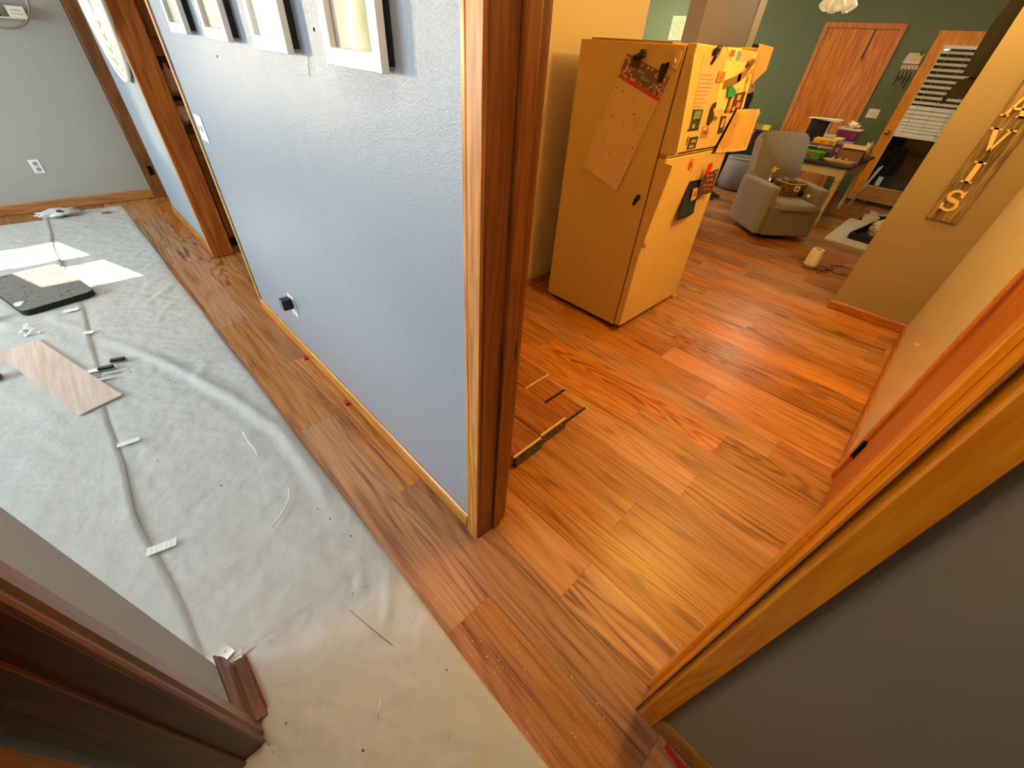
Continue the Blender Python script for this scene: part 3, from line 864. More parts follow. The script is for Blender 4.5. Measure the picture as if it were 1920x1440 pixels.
# door hardware scraps on the seam
def latch(x, y, rz, label):
    t = thing('hinge_leaf', (x, y, .018), label, 'hardware', rz, 'metal hardware pieces on the cloth')
    m = MB(); m.box((-.045, -.016, 0), (.045, .016, .003), bevel=.001); m.build('metal_plate', STEEL, t)
    m = MB(); m.box((-.034, -.010, .003), (.034, .014, .016), bevel=.002); m.build('black_block', BLACK, t)
    m = MB()
    m.bm.free()
    for dx in (-.026, .026):
        m = MB(); m.lathe((dx, .024, 0), [(.006, 0), (.006, .004), (.002, .006)], k=10); m.build('screw_head', STEEL, t)
latch(-2.905, -.352, 1.25, 'black and silver hinge hardware piece on the cloth seam, the nearer to the plank')
latch(-2.955, -.290, 1.25, 'black and silver hinge hardware piece on the cloth, the farther from the plank')
for k, (x, y) in enumerate(((-2.845, -.335), (-2.80, -.368))):
    m = MB(); m.box((-.006, -.04, 0), (.006, .04, .003), bevel=.001); m.box((-.012, -.04, .0), (-.008, .035, .0015)); o = m.build('metal_strip', STEEL); o.location = (x, y, .016); o.rotation_euler = (0, 0, -.35)
    tag(o, ['narrow silver metal strip just below the black hardware pieces', 'short silver metal strip at the wooden plank corner'][k], 'hardware')
# crumpled clear wrapper at the far baseboard
m = MB()
rnd = random.Random(4)
m.ball((0, 0, .035), .10, sub=3, sx=.6, sy=1.5, sz=.35, jit=.8)
for v in m.bm.verts: v.co += Vector((rnd.uniform(-1, 1), rnd.uniform(-1, 1), rnd.uniform(-.6, 1))) * .009
o = m.build('plastic_wrapper', mat('cloudy_plastic_film', (206, 204, 198), .2, spec=.8)); o.location = (-6.10, -.30, .012)
tag(o, 'crumpled translucent plastic wrapper lying by the far baseboard', 'wrapper')
m = MB(); m.ball((0, 0, .02), .028, sub=2, sx=1, sy=1.1, sz=.6, jit=.5); o = m.build('paper_scrap', mat('dark_scrap', (60, 58, 56), .6)); o.location = (-6.07, -.28, .05)
tag(o, 'small dark scrap sitting in the plastic wrapper', 'scrap')
m = MB(); m.ball((0, 0, 0), .03, sub=2, sx=.8, sy=1.3, sz=.3, jit=.6); o = m.build('debris_crumb', mat('brown_crumb', (120, 96, 76), .7)); o.location = (-6.02, .05, .016)
tag(o, 'small brown crumb on the cloth corner nearest the far doorway', 'crumb')
# thin white offcuts
def strip(pts, label, col=(236, 236, 232), r=.0022, name='trim_offcut'):
    m = MB(); m.tube([(x, y, .018 + cloth_z(x, y) * .8 if name != 'wood_sliver' else z) for x, y, z in [(p + (0.017,))[:3] for p in pts]], r, k=6)
    tag(m.build(name, mat('offcut_%d_%d_%d' % col, col, .5)), label, 'offcut')
strip([(-1.90, .057), (-1.80, .055), (-1.73, .063), (-1.675, .056)], 'bent white plastic offcut beside the long fold in the cloth', r=.003)
strip([(-1.42, .099), (-1.35, .075), (-1.29, .020), (-1.258, -.035)], 'long curved white offcut lying on the middle of the drop cloth', r=.0028)
strip([(-.745, .050), (-.66, .070), (-.545, .101)], 'thin olive straw lying on the near drop cloth', (132, 124, 96), .0016)
strip([(-.445, -.0005), (-.425, -.02), (-.41, -.032)], 'tiny white sliver near the bottom edge of the drop cloth', r=.0018)
strip([(-1.83, -.045), (-1.80, -.05), (-1.775, -.048)], 'tiny grey curl left of the bent white offcut', (206, 206, 204), .0018)
# crumbs
m = MB(); rnd = random.Random(3)
for i in range(150):
    if i < 100:
        x = rnd.uniform(-2.5, .2); y = rnd.uniform(.27, .55); z = .001
        if i < 45: x = rnd.uniform(-.45, .12); y = rnd.uniform(.26, .5)
    else:
        x = rnd.uniform(-3.5, .1); y = rnd.uniform(-.2, .2); z = .016
    r = rnd.uniform(.0010, .0026)
    m.ball((x, y, z + r * .6), r, sub=1, sx=rnd.uniform(.7, 1.8))
tag(m.build('sawdust_crumbs', mat('pale_crumbs', (226, 204, 170), .7)), 'scattered pale sawdust crumbs on the planks beside the drop cloth', 'sawdust', kind='stuff')
m = MB()
for i in range(46):
    x = rnd.uniform(-3.6, .1); y = rnd.uniform(-.35, .2); r = rnd.uniform(.0012, .003)
    m.ball((x, y, .0135 + cloth_z(x, y)), r, sub=1, sx=rnd.uniform(.7, 2.0))
tag(m.build('dirt_specks', mat('dark_specks', (44, 38, 34), .7)), 'scattered dark dirt specks on the drop cloth', 'dirt', kind='stuff')
# red flooring spacers along the baseboard
RED = mat('red_spacer_plastic', (186, 18, 30), .35)
def spacer(x, y, rz, s_, label):
    m = MB()
    m.prism([(0, 0), (.050 * s_, 0), (.050 * s_, .013), (0, .004)], (-.025 * s_, -.008, .0005), (1, 0, 0), (0, 0, 1), (0, 1, 0), .016, bevel=.0012)
    m.box((.018 * s_, -.010, .0005), (.028 * s_, .011, .016), bevel=.001)
    o = m.build('flooring_spacer', RED); o.location = (x, y, 0); o.rotation_euler = (0, 0, rz)
    tag(o, label, 'spacer', 'red flooring spacers')
spacer(-2.33, .556, -.12, 1.0, 'red plastic wedge at the oak baseboard, nearest the wall outlet')
spacer(-1.78, .556, -.12, 1.0, 'red plastic wedge at the oak baseboard, halfway along the blue wall')
spacer(.283, .554, -.18, 1.5, 'large red plastic wedge at the baseboard under the dark grey wall')

# ------------------------------------------------------------------ blue wall: frames, outlet, switch
FRW = mat('white_picture_frame', (226, 222, 210), .35, var=.02)
def photo_mat(kind):
    m, nt, p = base_mat('print_' + kind)
    tc = N(nt, 'ShaderNodeTexCoord')
    sp = N(nt, 'ShaderNodeSeparateXYZ'); nt.links.new(tc.outputs['Generated'], sp.inputs[0])
    nz = N(nt, 'ShaderNodeTexNoise'); nz.inputs['Scale'].default_value = 3.0; nz.inputs['Detail'].default_value = 3; nt.links.new(tc.outputs['Generated'], nz.inputs['Vector'])
    ad = N(nt, 'ShaderNodeMath', operation='MULTIPLY_ADD'); ad.inputs[1].default_value = .35; nt.links.new(nz.outputs['Fac'], ad.inputs[0]); nt.links.new(sp.outputs[0], ad.inputs[2])
    cr = N(nt, 'ShaderNodeValToRGB'); e = cr.color_ramp.elements
    stops = {'people': [(0.12, (116, 100, 96)), (.28, (176, 170, 160)), (.42, (196, 168, 136)), (.55, (150, 170, 180)), (.72, (186, 196, 200)), (.86, (176, 166, 130)), (1.0, (104, 124, 62))],
             'letter': [(0.0, (250, 250, 248)), (1.0, (250, 250, 250))],
             'snow': [(0.15, (150, 152, 142)), (.5, (206, 202, 184)), (.8, (182, 180, 160)), (1.0, (222, 214, 190))],
             'grey': [(0.15, (150, 146, 138)), (.55, (176, 172, 162)), (.9, (198, 194, 178)), (1.0, (190, 186, 170))]}[kind]
    e[0].position, e[0].color = stops[0][0], lin(stops[0][1]); e[1].position, e[1].color = stops[-1][0], lin(stops[-1][1])
    for q, c in stops[1:-1]:
        k = e.new(q); k.color = lin(c)
    nt.links.new(ad.outputs[0], cr.inputs[0])
    out = cr.outputs[0]
    if kind == 'letter':
        wv = N(nt, 'ShaderNodeMath', operation='SINE'); ml = N(nt, 'ShaderNodeMath', operation='MULTIPLY'); ml.inputs[1].default_value = 190; nt.links.new(sp.outputs[2], ml.inputs[0]); nt.links.new(ml.outputs[0], wv.inputs[0])
        gt = N(nt, 'ShaderNodeMath', operation='GREATER_THAN'); gt.inputs[1].default_value = .55; nt.links.new(wv.outputs[0], gt.inputs[0])
        mx = N(nt, 'ShaderNodeMix', data_type='RGBA'); ml2 = N(nt, 'ShaderNodeMath', operation='MULTIPLY'); ml2.inputs[1].default_value = .25; nt.links.new(gt.outputs[0], ml2.inputs[0])
        nt.links.new(ml2.outputs[0], mx.inputs[0]); nt.links.new(out, mx.inputs[6]); mx.inputs[7].default_value = lin((150, 150, 160)); out = mx.outputs[2]
    nt.links.new(out, p.inputs['Base Color']); p.inputs['Roughness'].default_value = .35; p.inputs['Specular IOR Level'].default_value = .2
    MC['print_' + kind] = m
    return m
def frame(x0, x1, z0, h, kind, label):
    cx = (x0 + x1) / 2; w_ = x1 - x0; b = .034
    t = thing('wall_picture', (cx, W0, z0), label, 'picture frame', group='white frames on the blue wall')
    yf = -.040; yb = -.022
    m = MB()
    hw = w_ / 2
    m.box((-hw, yf, 0), (-hw + b, yb, h), bevel=.0015); m.box((hw - b, yf, 0), (hw, yb, h), bevel=.0015)
    m.box((-hw + b, yf, 0), (hw - b, yb, b), bevel=.0015); m.box((-hw + b, yf, h - b), (hw - b, yb, h), bevel=.0015)
    m.build('frame_moulding', FRW, t)
    m = MB(); m.box((-hw + .012, yb, .012), (hw - .012, 0, h - .012)); m.build('gap_shade_box', mat('frame_gap_shade', (10, 10, 12), .7), t)  # black box painting the deep shade in the gap behind the frame
    m = MB(); m.box((-hw + b, yb - .004, b), (hw - b, yb, h - b)); m.build('picture_print', photo_mat(kind) if ('print_' + kind) not in MC else MC['print_' + kind], t)
frame(-1.197, -.944, 1.542, .33, 'people', 'white framed blurry colour photo with green at its right edge, nearest the dark post')
frame(-1.683, -1.427, 1.549, .33, 'letter', 'white frame holding a glaring white page of printed lines')
frame(-2.168, -1.914, 1.556, .33, 'snow', 'white framed pale print with a column of dots along its right side')
frame(-2.668, -2.418, 1.560, .33, 'grey', 'white framed dull grey print, farthest from the dark post')
m = MB(); m.tube([(-1.393, .584, 1.553), (-1.398, .5825, 1.535), (-1.41, .5835, 1.504)], .0009, k=5); tag(m.build('picture_wire', STEEL), 'short wire end hanging below the frame with the white page', 'wire')
m = MB(); m.lathe((-2.249, .585, 1.503), [(.004, 0), (.004, .001), (.001, .003)], k=8, axis=(0, -1, 0)); m.lathe((-1.30, .585, 1.60), [(.004, 0), (.003, .002), (.001, .004)], k=8, axis=(0, -1, 0)); m.bm.free()
for x, z in ((-2.249, 1.503), (-1.325, 1.605)):
    m = MB(); m.lathe((0, 0, 0), [(.0045, 0), (.0045, .001), (.001, .003)], k=8, axis=(0, -1, 0)); o = m.build('wall_nail', mat('dark_nail', (40, 38, 36), .5)); o.location = (x, .585, z)
    tag(o, {-2.249: 'tiny nail in the blue wall below the third frame from the post', -1.325: 'tiny nail in the blue wall beside the page frame'}[x], 'nail', 'nails in the blue wall')
# switch plate at the end of the blue wall
t = thing('light_switch', (-2.962, W0, 1.165), 'white double switch plate at the far end of the blue wall', 'light switch')
m = MB(); m.box((-.066, -.006, -.062), (.066, 0, .062), bevel=.003); m.build('wall_plate', WHITEP, t)
for dx in (-.028, .028):
    m = MB(); m.box((dx - .005, -.014, -.012), (dx + .005, -.006, .012), bevel=.002); m.build('toggle', WHITEP, t)
# outlet with a black charger
t = thing('wall_outlet', (-2.318, W0, .375), 'white outlet low on the blue wall with a black charger in it', 'outlet')
m = MB(); m.box((-.040, -.006, -.066), (.040, 0, .066), bevel=.003); m.build('wall_plate', WHITEP, t)
m = MB(); m.box((-.017, -.009, -.05), (.017, -.006, -.012), bevel=.002); m.build('socket_face', WHITEP, t)
t = thing('charger', (-2.318, W0 - .010, .400), 'black square power adapter plugged into the low wall outlet', 'charger')
m = MB(); m.box((-.026, -.052, -.032), (.028, 0, .030), bevel=.006); m.build('adapter_body', BLACK, t)
m = MB(); m.box((-.022, -.0535, -.026), (.024, -.0515, .024), bevel=.0008); m.build('face_panel', mat('grey_adapter_face', (120, 118, 112), .3), t)
# outlet on the far wall
t = thing('wall_outlet', (-6.42, -.257, .403), 'white duplex outlet low on the far grey wall', 'outlet')
m = MB(); m.box((0, -.038, -.06), (.006, .038, .06), bevel=.003); m.build('wall_plate', WHITEP, t)
for dz in (-.025, .025):
    m = MB(); m.box((.006, -.015, dz - .018), (.008, .015, dz + .018), bevel=.004); f = m.build('socket_face', mat('grey_socket_face', (170, 168, 160), .4), t)
    m = MB(); m.box((.0078, -.009, dz - .004), (.0088, -.006, dz + .008)); m.box((.0078, .006, dz - .004), (.0088, .009, dz + .008)); m.build('slot', BLACK, f)
# round wire shelf on the far wall
t = thing('wall_shelf', (-6.42, .085, 1.68), 'round thin metal ring shelf on the far grey wall', 'shelf')
m = MB(); R_ = .228; c_ = [(0.0, R_ * math.cos(2 * PI * i / 48), R_ * math.sin(2 * PI * i / 48)) for i in range(48)]
m.tube([(.006, y, z) for _, y, z in c_], .005, k=8, closed=True); m.tube([(.10, y, z) for _, y, z in c_], .005, k=8, closed=True)
for a in (-.75, PI + .75, .8, PI - .8): m.tube([(.006, R_ * math.cos(a), R_ * math.sin(a)), (.10, R_ * math.cos(a), R_ * math.sin(a))], .004)
m.build('metal_ring', mat('brushed_champagne_metal', (168, 156, 132), .35, metal=.7), t)
m = MB(); m.box((.004, -.168, -.158), (.104, .168, -.148), bevel=.002); m.build('shelf_board', mat('pale_shelf_board', (214, 204, 184), .45), t)
m = MB(); m.box((0, -.055, -.037), (.045, .055, .037), bevel=.002); m.box((.0452, -.04, -.018), (.0456, .04, -.010), 1); m.box((.0452, -.03, .004), (.0456, .03, .016), 1)
o = m.build('desk_calendar', [mat('cream_card_box', (226, 214, 186), .6), mat('faded_print', (188, 178, 156), .6)]); o.location = (-6.36, .205, 1.5695); tag(o, 'small cream block standing on the round ring shelf', 'ornament')
m = MB(); m.box((0, -.05, -.045), (.04, .04, .045), bevel=.004); o = m.build('dark_box', mat('dark_ornament', (66, 60, 56), .5)); o.location = (-6.37, .06, 1.578); tag(o, 'dark small box on the ring shelf behind the cream block', 'ornament')
# round ribbed disc on the grey-blue wall
t = thing('wall_decoration', (-4.70, W0, 1.705), 'large round white concentric ribbed disc on the wall before the far doorway', 'wall decoration')
m = MB(); m.lathe((0, 0, 0), [(.40, .0), (.47, .012), (.47, .03), (.40, .024), (.001, .016)], k=64, axis=(0, -1, 0)); m.build('backing_disc', mat('off_white_weave', (214, 208, 190), .6), t)
for i, R_ in enumerate((.47, .40, .335, .27, .20, .13)):
    m = MB(); m.tube([(R_ * math.cos(2 * PI * k / 64), -.03, R_ * math.sin(2 * PI * k / 64)) for k in range(64)], .017, k=8, closed=True)
    m.build('ring', mat('cream_weave_rim', (236, 230, 212), .5), t)

# ------------------------------------------------------------------ oak built-in cabinet seen through the opening
t = thing('cabinet', (-4.70, 1.25, 0), 'oak built-in cabinet with open hutch shelves seen through the hall opening', 'cabinet')
OC = wood('cabinet_oak', (110, 62, 22), (160, 100, 42), 'Z', .4, .8)
OCY = wood('cabinet_oak_shelf', (120, 68, 26), (170, 108, 48), 'Y', .4, .8)
m = MB()
m.box((-.30, -.51, .10), (.30, .50, .93)); m.box((-.30, -.51, 1.40), (.30, .50, 2.30)); m.box((-.30, -.53, .97), (.06, -.51, 2.30)); m.box((-.30, .48, .97), (.30, .50, 1.4)); m.box((-.30, -.51, .97), (-.28, .5, 1.4)); m.build('carcass', OC, t)
m = MB(); m.box((-.30, -.50, .0), (.24, .50, .10)); m.build('toe_kick', mat('black_toe_kick', (20, 14, 12), .7), t)
m = MB(); m.box((-.30, -.53, .93), (.335, .52, .972), bevel=.004); m.build('countertop', mat('dark_countertop', (40, 26, 22), .3), t)
m = MB(); m.box((-.28, -.51, 1.165), (.30, .48, 1.19), bevel=.002); m.build('shelf', OCY, t)
for k, y0 in enumerate((-.50, 0.0)):
    m = MB(); m.box((.30, y0 + .01, .80), (.318, y0 + .485, .92), bevel=.004); d = m.build('drawer', OCY, t)
    m = MB(); m.tube([(.318, y0 + .20, .86), (.335, y0 + .21, .86), (.335, y0 + .29, .86), (.318, y0 + .30, .86)], .004); m.build('handle', BRASS, d)
    m = MB(); m.box((.30, y0 + .01, .115), (.318, y0 + .485, .78), bevel=.004); m.box((.318, y0 + .07, .18), (.324, y0 + .425, .72), bevel=.003); d = m.build('door', OC, t)
    m = MB(); m.lathe((.318, y0 + .07, .70), [(.006, 0), (.006, .012), (.012, .02), (.009, .028), (.001, .03)], k=14, axis=(1, 0, 0)); m.build('knob', BRASS, d)
    m = MB(); m.box((.30, y0 + .01, 1.50), (.318, y0 + .485, 2.25), bevel=.004); m.box((.318, y0 + .07, 1.56), (.324, y0 + .425, 2.19), bevel=.003); m.build('door', OC, t)
m = MB(); m.box((.30, -.51, 1.40), (.322, .5, 1.475), bevel=.004); m.box((.30, -.51, 1.475), (.34, .5, 1.488), bevel=.004); m.build('light_rail', OCY, t)
# things on its shelves
m = MB(); m.lathe((0, 0, 0), [(.035, 0), (.038, .005), (.038, .10), (.030, .125), (.014, .14), (.014, .165), (.001, .167)], k=20); o = m.build('bottle', mat('dull_pink_bottle', (196, 160, 150), .4)); o.location = (-4.44, .79, 1.19); tag(o, 'small dusty pink bottle on the upper hutch shelf', 'bottle')
m = MB(); m.ball((0, 0, .05), .05, sub=3, sz=1.3, jit=.4); m.box((-.02, -.03, 0), (.02, .03, .02)); o = m.build('ornament', mat('dark_ceramic', (40, 30, 30), .3)); o.location = (-4.50, .84, 1.19); tag(o, 'dark lumpy ornament behind the pink bottle on the hutch shelf', 'ornament')
m = MB(); m.box((-.09, -.10, 0), (.09, .12, .15), bevel=.004); m.box((.0905, -.06, .05), (.0915, .06, .11), 1); o = m.build('cardboard_box', [mat('tan_cardboard', (176, 128, 68), .7), mat('box_print', (120, 84, 44), .7)]); o.location = (-4.62, .86, .972); tag(o, 'tan cardboard box on the dark counter behind the plastic bag', 'box')
m = MB(); rnd = random.Random(9); m.ball((0, 0, .05), .07, sub=3, sx=.7, sy=1.1, sz=.85, jit=.6)
for v in m.bm.verts: v.co += Vector((rnd.uniform(-1, 1), rnd.uniform(-1, 1), rnd.uniform(-1, 1))) * .006
o = m.build('plastic_bag', mat('milky_pink_film', (214, 194, 190), .15, spec=.9)); o.location = (-4.44, .80, .985); tag(o, 'crumpled pinkish see-through bag on the dark counter of the cabinet', 'bag')
# wooden furniture feet just inside the left frame edge
m = MB(); m.lathe((0, 0, 0), [(.035, 0), (.04, .004), (.04, .03), (.034, .04), (.03, .04), (.001, .038)], k=24); o = m.build('furniture_foot', wood('dark_round_foot', (60, 34, 18), (110, 66, 34), 'Z', .35)); o.location = (-3.165, -.808, .014); tag(o, 'dark round wooden furniture foot cut off by the left frame edge', 'furniture foot')
m = MB(); m.box((-.03, -.05, 0), (.03, .02, .04), bevel=.006); o = m.build('wood_block', mat('reddish_brown_wood', (140, 78, 58), .4)); o.location = (-3.955, -.80, .014); tag(o, 'reddish brown block at the left frame edge below the mat', 'block')

# ------------------------------------------------------------------ refrigerator
FRS = mat('almond_enamel_textured', (206, 176, 122), .42, bump=.15, bscale=400)
FRD = mat('almond_enamel_door', (214, 184, 126), .35, bump=.12, bscale=400)
FRG = mat('grey_door_gasket', (96, 84, 66), .6)
FX, FY = -1.265, 2.46        # cabinet front plane, near side plane
def fridge():
    t = thing('refrigerator', (-1.60, 2.90, 0), 'tall almond coloured top-freezer refrigerator covered in magnets and papers', 'refrigerator')
    L = lambda x, y, z: (x + 1.60, y - 2.90, z)
    m = MB(); m.box(L(-1.94, 2.46, .035), L(-1.270, 3.345, 1.672), bevel=.004); m.build('cabinet', FRS, t)
    m = MB(); m.box(L(-1.90, 2.50, 0), L(-1.30, 3.31, .035)); m.build('base', mat('black_fridge_base', (14, 12, 10), .7), t)
    m = MB(); m.box(L(-1.270, 2.468, .05), L(-1.262, 3.337, 1.66)); m.build('gasket', FRG, t)
    def door(z0, z1, name):
        m = MB(); m.box(L(-1.262, 2.462, z0), L(-1.213, 3.343, z1), bevel=.006, seg=3); return m.build(name, FRD, t)
    d1 = door(1.190, 1.680, 'freezer_door'); d2 = door(.045, 1.168, 'refrigerator_door')
    def handle(par, zs):
        # blade handle, hugs the door edge and flares outward towards the gap
        m = MB(); rings = []
        for z, out_, th in zs:
            rings.append([m.bm.verts.new(L(*p)) for p in ((-1.240, 2.462, z), (-1.213 + out_, 2.450, z), (-1.213 + out_, 2.450 + th, z), (-1.215, 2.470 + th, z))])
        m.skin(rings, smooth=False)
        bmesh.ops.bevel(m.bm, geom=m.bm.edges[:], offset=.0015, segments=1, affect='EDGES')
        m.build('handle', FRD, par)
    handle(d1, [(1.200, .055, .022), (1.215, .060, .026), (1.36, .044, .024), (1.50, .024, .022), (1.60, .010, .020), (1.635, .004, .02)])
    handle(d2, [(.66, .006, .022), (.665, .018, .026), (.72, .016, .024), (.86, .028, .024), (1.00, .044, .024), (1.12, .056, .026), (1.150, .058, .022)])
    m = MB(); m.box(L(-1.205, 2.452, .655), L(-1.180, 2.478, .690), bevel=.003); m.build('handle_mount', FRD, d2)
    m = MB(); m.box(L(-1.262, 2.470, 1.168), L(-1.220, 2.52, 1.190)); m.box(L(-1.262, 2.462, 1.1765), L(-1.215, 3.34, 1.1815), 0); m.build('middle_hinge', mat('tan_hinge_bracket', (186, 150, 92), .4), t)
    m = MB(); m.box(L(-1.33, 3.27, 1.672), L(-1.22, 3.345, 1.700), bevel=.006); m.build('top_hinge_cover', FRD, t)
    m = MB(); m.box(L(-1.225, 3.31, .0), L(-1.20, 3.35, .03), bevel=.004); m.build('foot', mat('pale_foot', (206, 176, 122), .5), t)
fridge()
m = MB(); m.box((-.26, -.14, 0), (.26, .14, .010), bevel=.002); o = m.build('cardboard_sheet', mat('tan_cardboard', (176, 128, 68), .7)); o.location = (-1.62, 2.62, 1.672); tag(o, 'flat piece of tan cardboard lying on top of the refrigerator', 'cardboard')

# ---- things stuck on the side (plane y = 2.46) : coordinates (x, z)
SY = 2.4585
def side_quad(name, pts, col, label, cat, t_=.0012, y=SY, mats=None, rough=.7, extra=None):
    m = MB()
    c = Vector((sum(p[0] for p in pts) / len(pts), sum(p[1] for p in pts) / len(pts)))
    m.prism([(p[0] - c.x, p[1] - c.y) for p in pts], (0, 0, 0), (1, 0, 0), (0, 0, 1), (0, -1, 0), t_)
    if extra: extra(m, c, t_)
    o = m.build(name, mats or mat('paper_%d_%d_%d' % col, col, rough)); o.location = (c.x, y, c.y)
    return tag(o, label, cat)
def calendar():
    tl = Vector((-1.602, 1.622)); tr = Vector((-1.315, 1.540)); br = Vector((-1.481, .941)); bl = Vector((-1.777, 1.033))
    def P(u, v): return (tl * (1 - u) + tr * u) * (1 - v) + (bl * (1 - u) + br * u) * v
    t = thing('wall_calendar', (-1.54, SY, 1.28), 'tilted two-page paper calendar clipped to the refrigerator side', 'calendar')
    def q(m, u0, v0, u1, v1, y, mi=0, th=.0008):
        pts = [P(u0, v0), P(u1, v0), P(u1, v1), P(u0, v1)]
        m.prism([(p.x + 1.54, p.y - 1.28) for p in pts], (0, -y, 0), (1, 0, 0), (0, 0, 1), (0, -1, 0), th, mi)
    rn = random.Random(5)
    def marks(m, half, v0, v1, yy):
        for r in range(5):
            for c in range(7):
                if rn.random() < .35: continue
                v = v0 + (v1 - v0) * (r + .2) / 5; u = (c + .35) / 7
                y0 = yy if half == 0 else .0043 + (v - .53) / .47 * .0088
                w_ = rn.choice((.014, .024, .040)); q(m, u, v, u + w_, v + rn.choice((.006, .009, .012)), y0 + .0003, 1, th=.0003)
    PG = [mat('calendar_paper', (220, 188, 158), .7), mat('grey_print_marks', (126, 96, 78), .7)]
    m = MB(); q(m, 0, 0, 1, .53, .001); marks(m, 0, .24, .50, .0019); m.build('upper_page', PG, t)
    m = MB(); pts = [P(0, .53), P(1, .53), P(1, 1), P(0, 1)]
    fr = [m.bm.verts.new((p.x + 1.54, -y, p.y - 1.28)) for p, y in zip(pts, (.0042, .0042, .013, .013))]
    bk = [m.bm.verts.new((p.x + 1.54, -y, p.y - 1.28)) for p, y in zip(pts, (.0030, .0030, .012, .012))]
    m.bm.faces.new(fr); m.bm.faces.new(bk[::-1])
    for i in range(4): m.bm.faces.new((fr[i], fr[(i + 1) % 4], bk[(i + 1) % 4], bk[i]))
    marks(m, 1, .57, .96, .0110); m.build('lower_page', PG, t)
    m = MB(); q(m, 0, .0, 1, .155, .0019, 0)
    mm, nt, p = base_mat('calendar_flower_print'); tc = N(nt, 'ShaderNodeTexCoord'); vo = N(nt, 'ShaderNodeTexVoronoi'); vo.inputs['Scale'].default_value = 70; nt.links.new(tc.outputs['Object'], vo.inputs['Vector'])
    cr = N(nt, 'ShaderNodeValToRGB'); cr.color_ramp.elements[0].position = .25; cr.color_ramp.elements[0].color = lin((226, 200, 176)); cr.color_ramp.elements[1].position = .5; cr.color_ramp.elements[1].color = lin((120, 84, 78)); nt.links.new(vo.outputs['Distance'], cr.inputs[0]); nt.links.new(cr.outputs[0], p.inputs['Base Color'])
    m.build('header_band', mm, t)
    m = MB(); q(m, .27, .035, .72, .13, .0028)
    for a, b, v in ((.34, .50, .068), (.46, .66, .098)):
        k = 6
        for i in range(k):
            u = a + (b - a) * i / k; q(m, u, v - .010, u + (b - a) / k * .6, v + .008, .0036, 1, th=.0003)
    m.build('title_panel', [mat('slate_title_panel', (104, 96, 98), .6), mat('pale_lettering', (190, 160, 140), .6)], t)
    m = MB(); q(m, 0, .155, 1, .185, .0019); m.build('red_band', mat('brick_red_band', (188, 62, 44), .6), t)
calendar()
# magnets and clips on the side
t = thing('magnet_clip', (-1.525, 2.455, 1.603), 'dark maroon magnet clip with a black cluster top holding the calendar corner', 'magnet')
m = MB(); m.box((-.030, -.012, -.040), (.022, 0, .004), bevel=.003, M=Matrix.Rotation(.22, 4, 'Y')); m.build('clip_plate', mat('dark_maroon_plastic', (74, 20, 24), .4), t)
m = MB(); rn = random.Random(2)
for i in range(9): m.ball((rn.uniform(-.022, .038), -.014, rn.uniform(.0, .028)), .013, sub=2)
m.build('cluster', mat('glossy_dark_beads', (26, 16, 26), .25), t)
t = thing('magnet_clip', (-1.362, 2.455, 1.566), 'black heart-shaped magnet clip on the calendar\'s right corner', 'magnet')
m = MB(); m.prism([(-.012, -.058), (.004, -.056), (.022, -.010), (.030, .022), (.024, .034), (.012, .030), (.006, .020), (-.002, .028), (-.014, .022), (-.018, .0)], (0, 0, 0), (1, 0, 0), (0, 0, 1), (0, -1, 0), .012, bevel=.003); m.build('clip_body', mat('glossy_black', (12, 12, 14), .15), t)
t = thing('adhesive_hook', (-1.297, 2.455, 1.612), 'clear plastic adhesive hook at the top front corner of the refrigerator side', 'hook')
m = MB(); m.prism([(-.016, -.036), (.012, -.040), (.020, .0), (.018, .034), (0, .042), (-.016, .030)], (0, 0, 0), (1, 0, 0), (0, 0, 1), (0, -1, 0), .006, bevel=.002); m.build('hook_plate', mat('translucent_hook', (228, 190, 160), .12, spec=.9), t)
m = MB(); m.tube([(.0, -.006, -.005), (0, -.018, -.016), (0, -.024, -.008), (0, -.024, .004)], .004); m.build('hook_prong', mat('translucent_hook', (228, 190, 160), .12), t)
m = MB(); m.prism([(-.022, -.034), (-.006, -.036), (-.002, -.014), (.010, -.002), (.018, .012), (.020, .030), (.008, .036), (-.004, .030), (-.008, .010), (-.018, -.006)], (0, 0, 0), (1, 0, 0), (0, 0, 1), (0, -1, 0), .010, bevel=.003)
o = m.build('bottle_opener_magnet', BLACK); o.location = (-1.328, 2.4585, .921); tag(o, 'small black curvy magnet halfway down the refrigerator side', 'magnet')

# ---- things on the doors (plane x = -1.213) : coordinates (y, z)
DX = -1.2125
K_ = .970
def dq(p): return (p[0] * K_, 1.6 - (1.6 - p[1]) * K_)
LAY = [0]
def door_poly(name, pts, col, label, cat, th=.0014, group=None, mats=None, dx=0, deco=None, conv=True, rough=.65):
    pts = [dq(p) for p in pts] if conv else pts
    c = (sum(p[0] for p in pts) / len(pts), sum(p[1] for p in pts) / len(pts))
    m = MB(); m.prism([(p[0] - c[0], p[1] - c[1]) for p in pts], (0, 0, 0), (0, 1, 0), (0, 0, 1), (1, 0, 0), th)
    if deco is not None:
        lo = (min(p[0] for p in pts) - c[0], min(p[1] for p in pts) - c[1]); hi = (max(p[0] for p in pts) - c[0], max(p[1] for p in pts) - c[1])
        for (u0, v0, u1, v1, mi) in deco:
            m.box((th, lo[0] + (hi[0] - lo[0]) * u0, lo[1] + (hi[1] - lo[1]) * v0), (th + .0005, lo[0] + (hi[0] - lo[0]) * u1, lo[1] + (hi[1] - lo[1]) * v1), mi)
    o = m.build(name, mats or mat('sheet_%d_%d_%d' % col, col, rough)); o.location = (DX + dx, c[0], c[1])
    return tag(o, label, cat, group)
def lines(n, a=.12, b=.9, top=.9, bot=.1, mi=1, th=.02, seed=0):
    rn = random.Random(seed)
    return [(a + rn.uniform(0, .08), top - (top - bot) * i / max(1, n - 1), b - rn.uniform(0, .3), top - (top - bot) * i / max(1, n - 1) + th, mi) for i in range(n)]
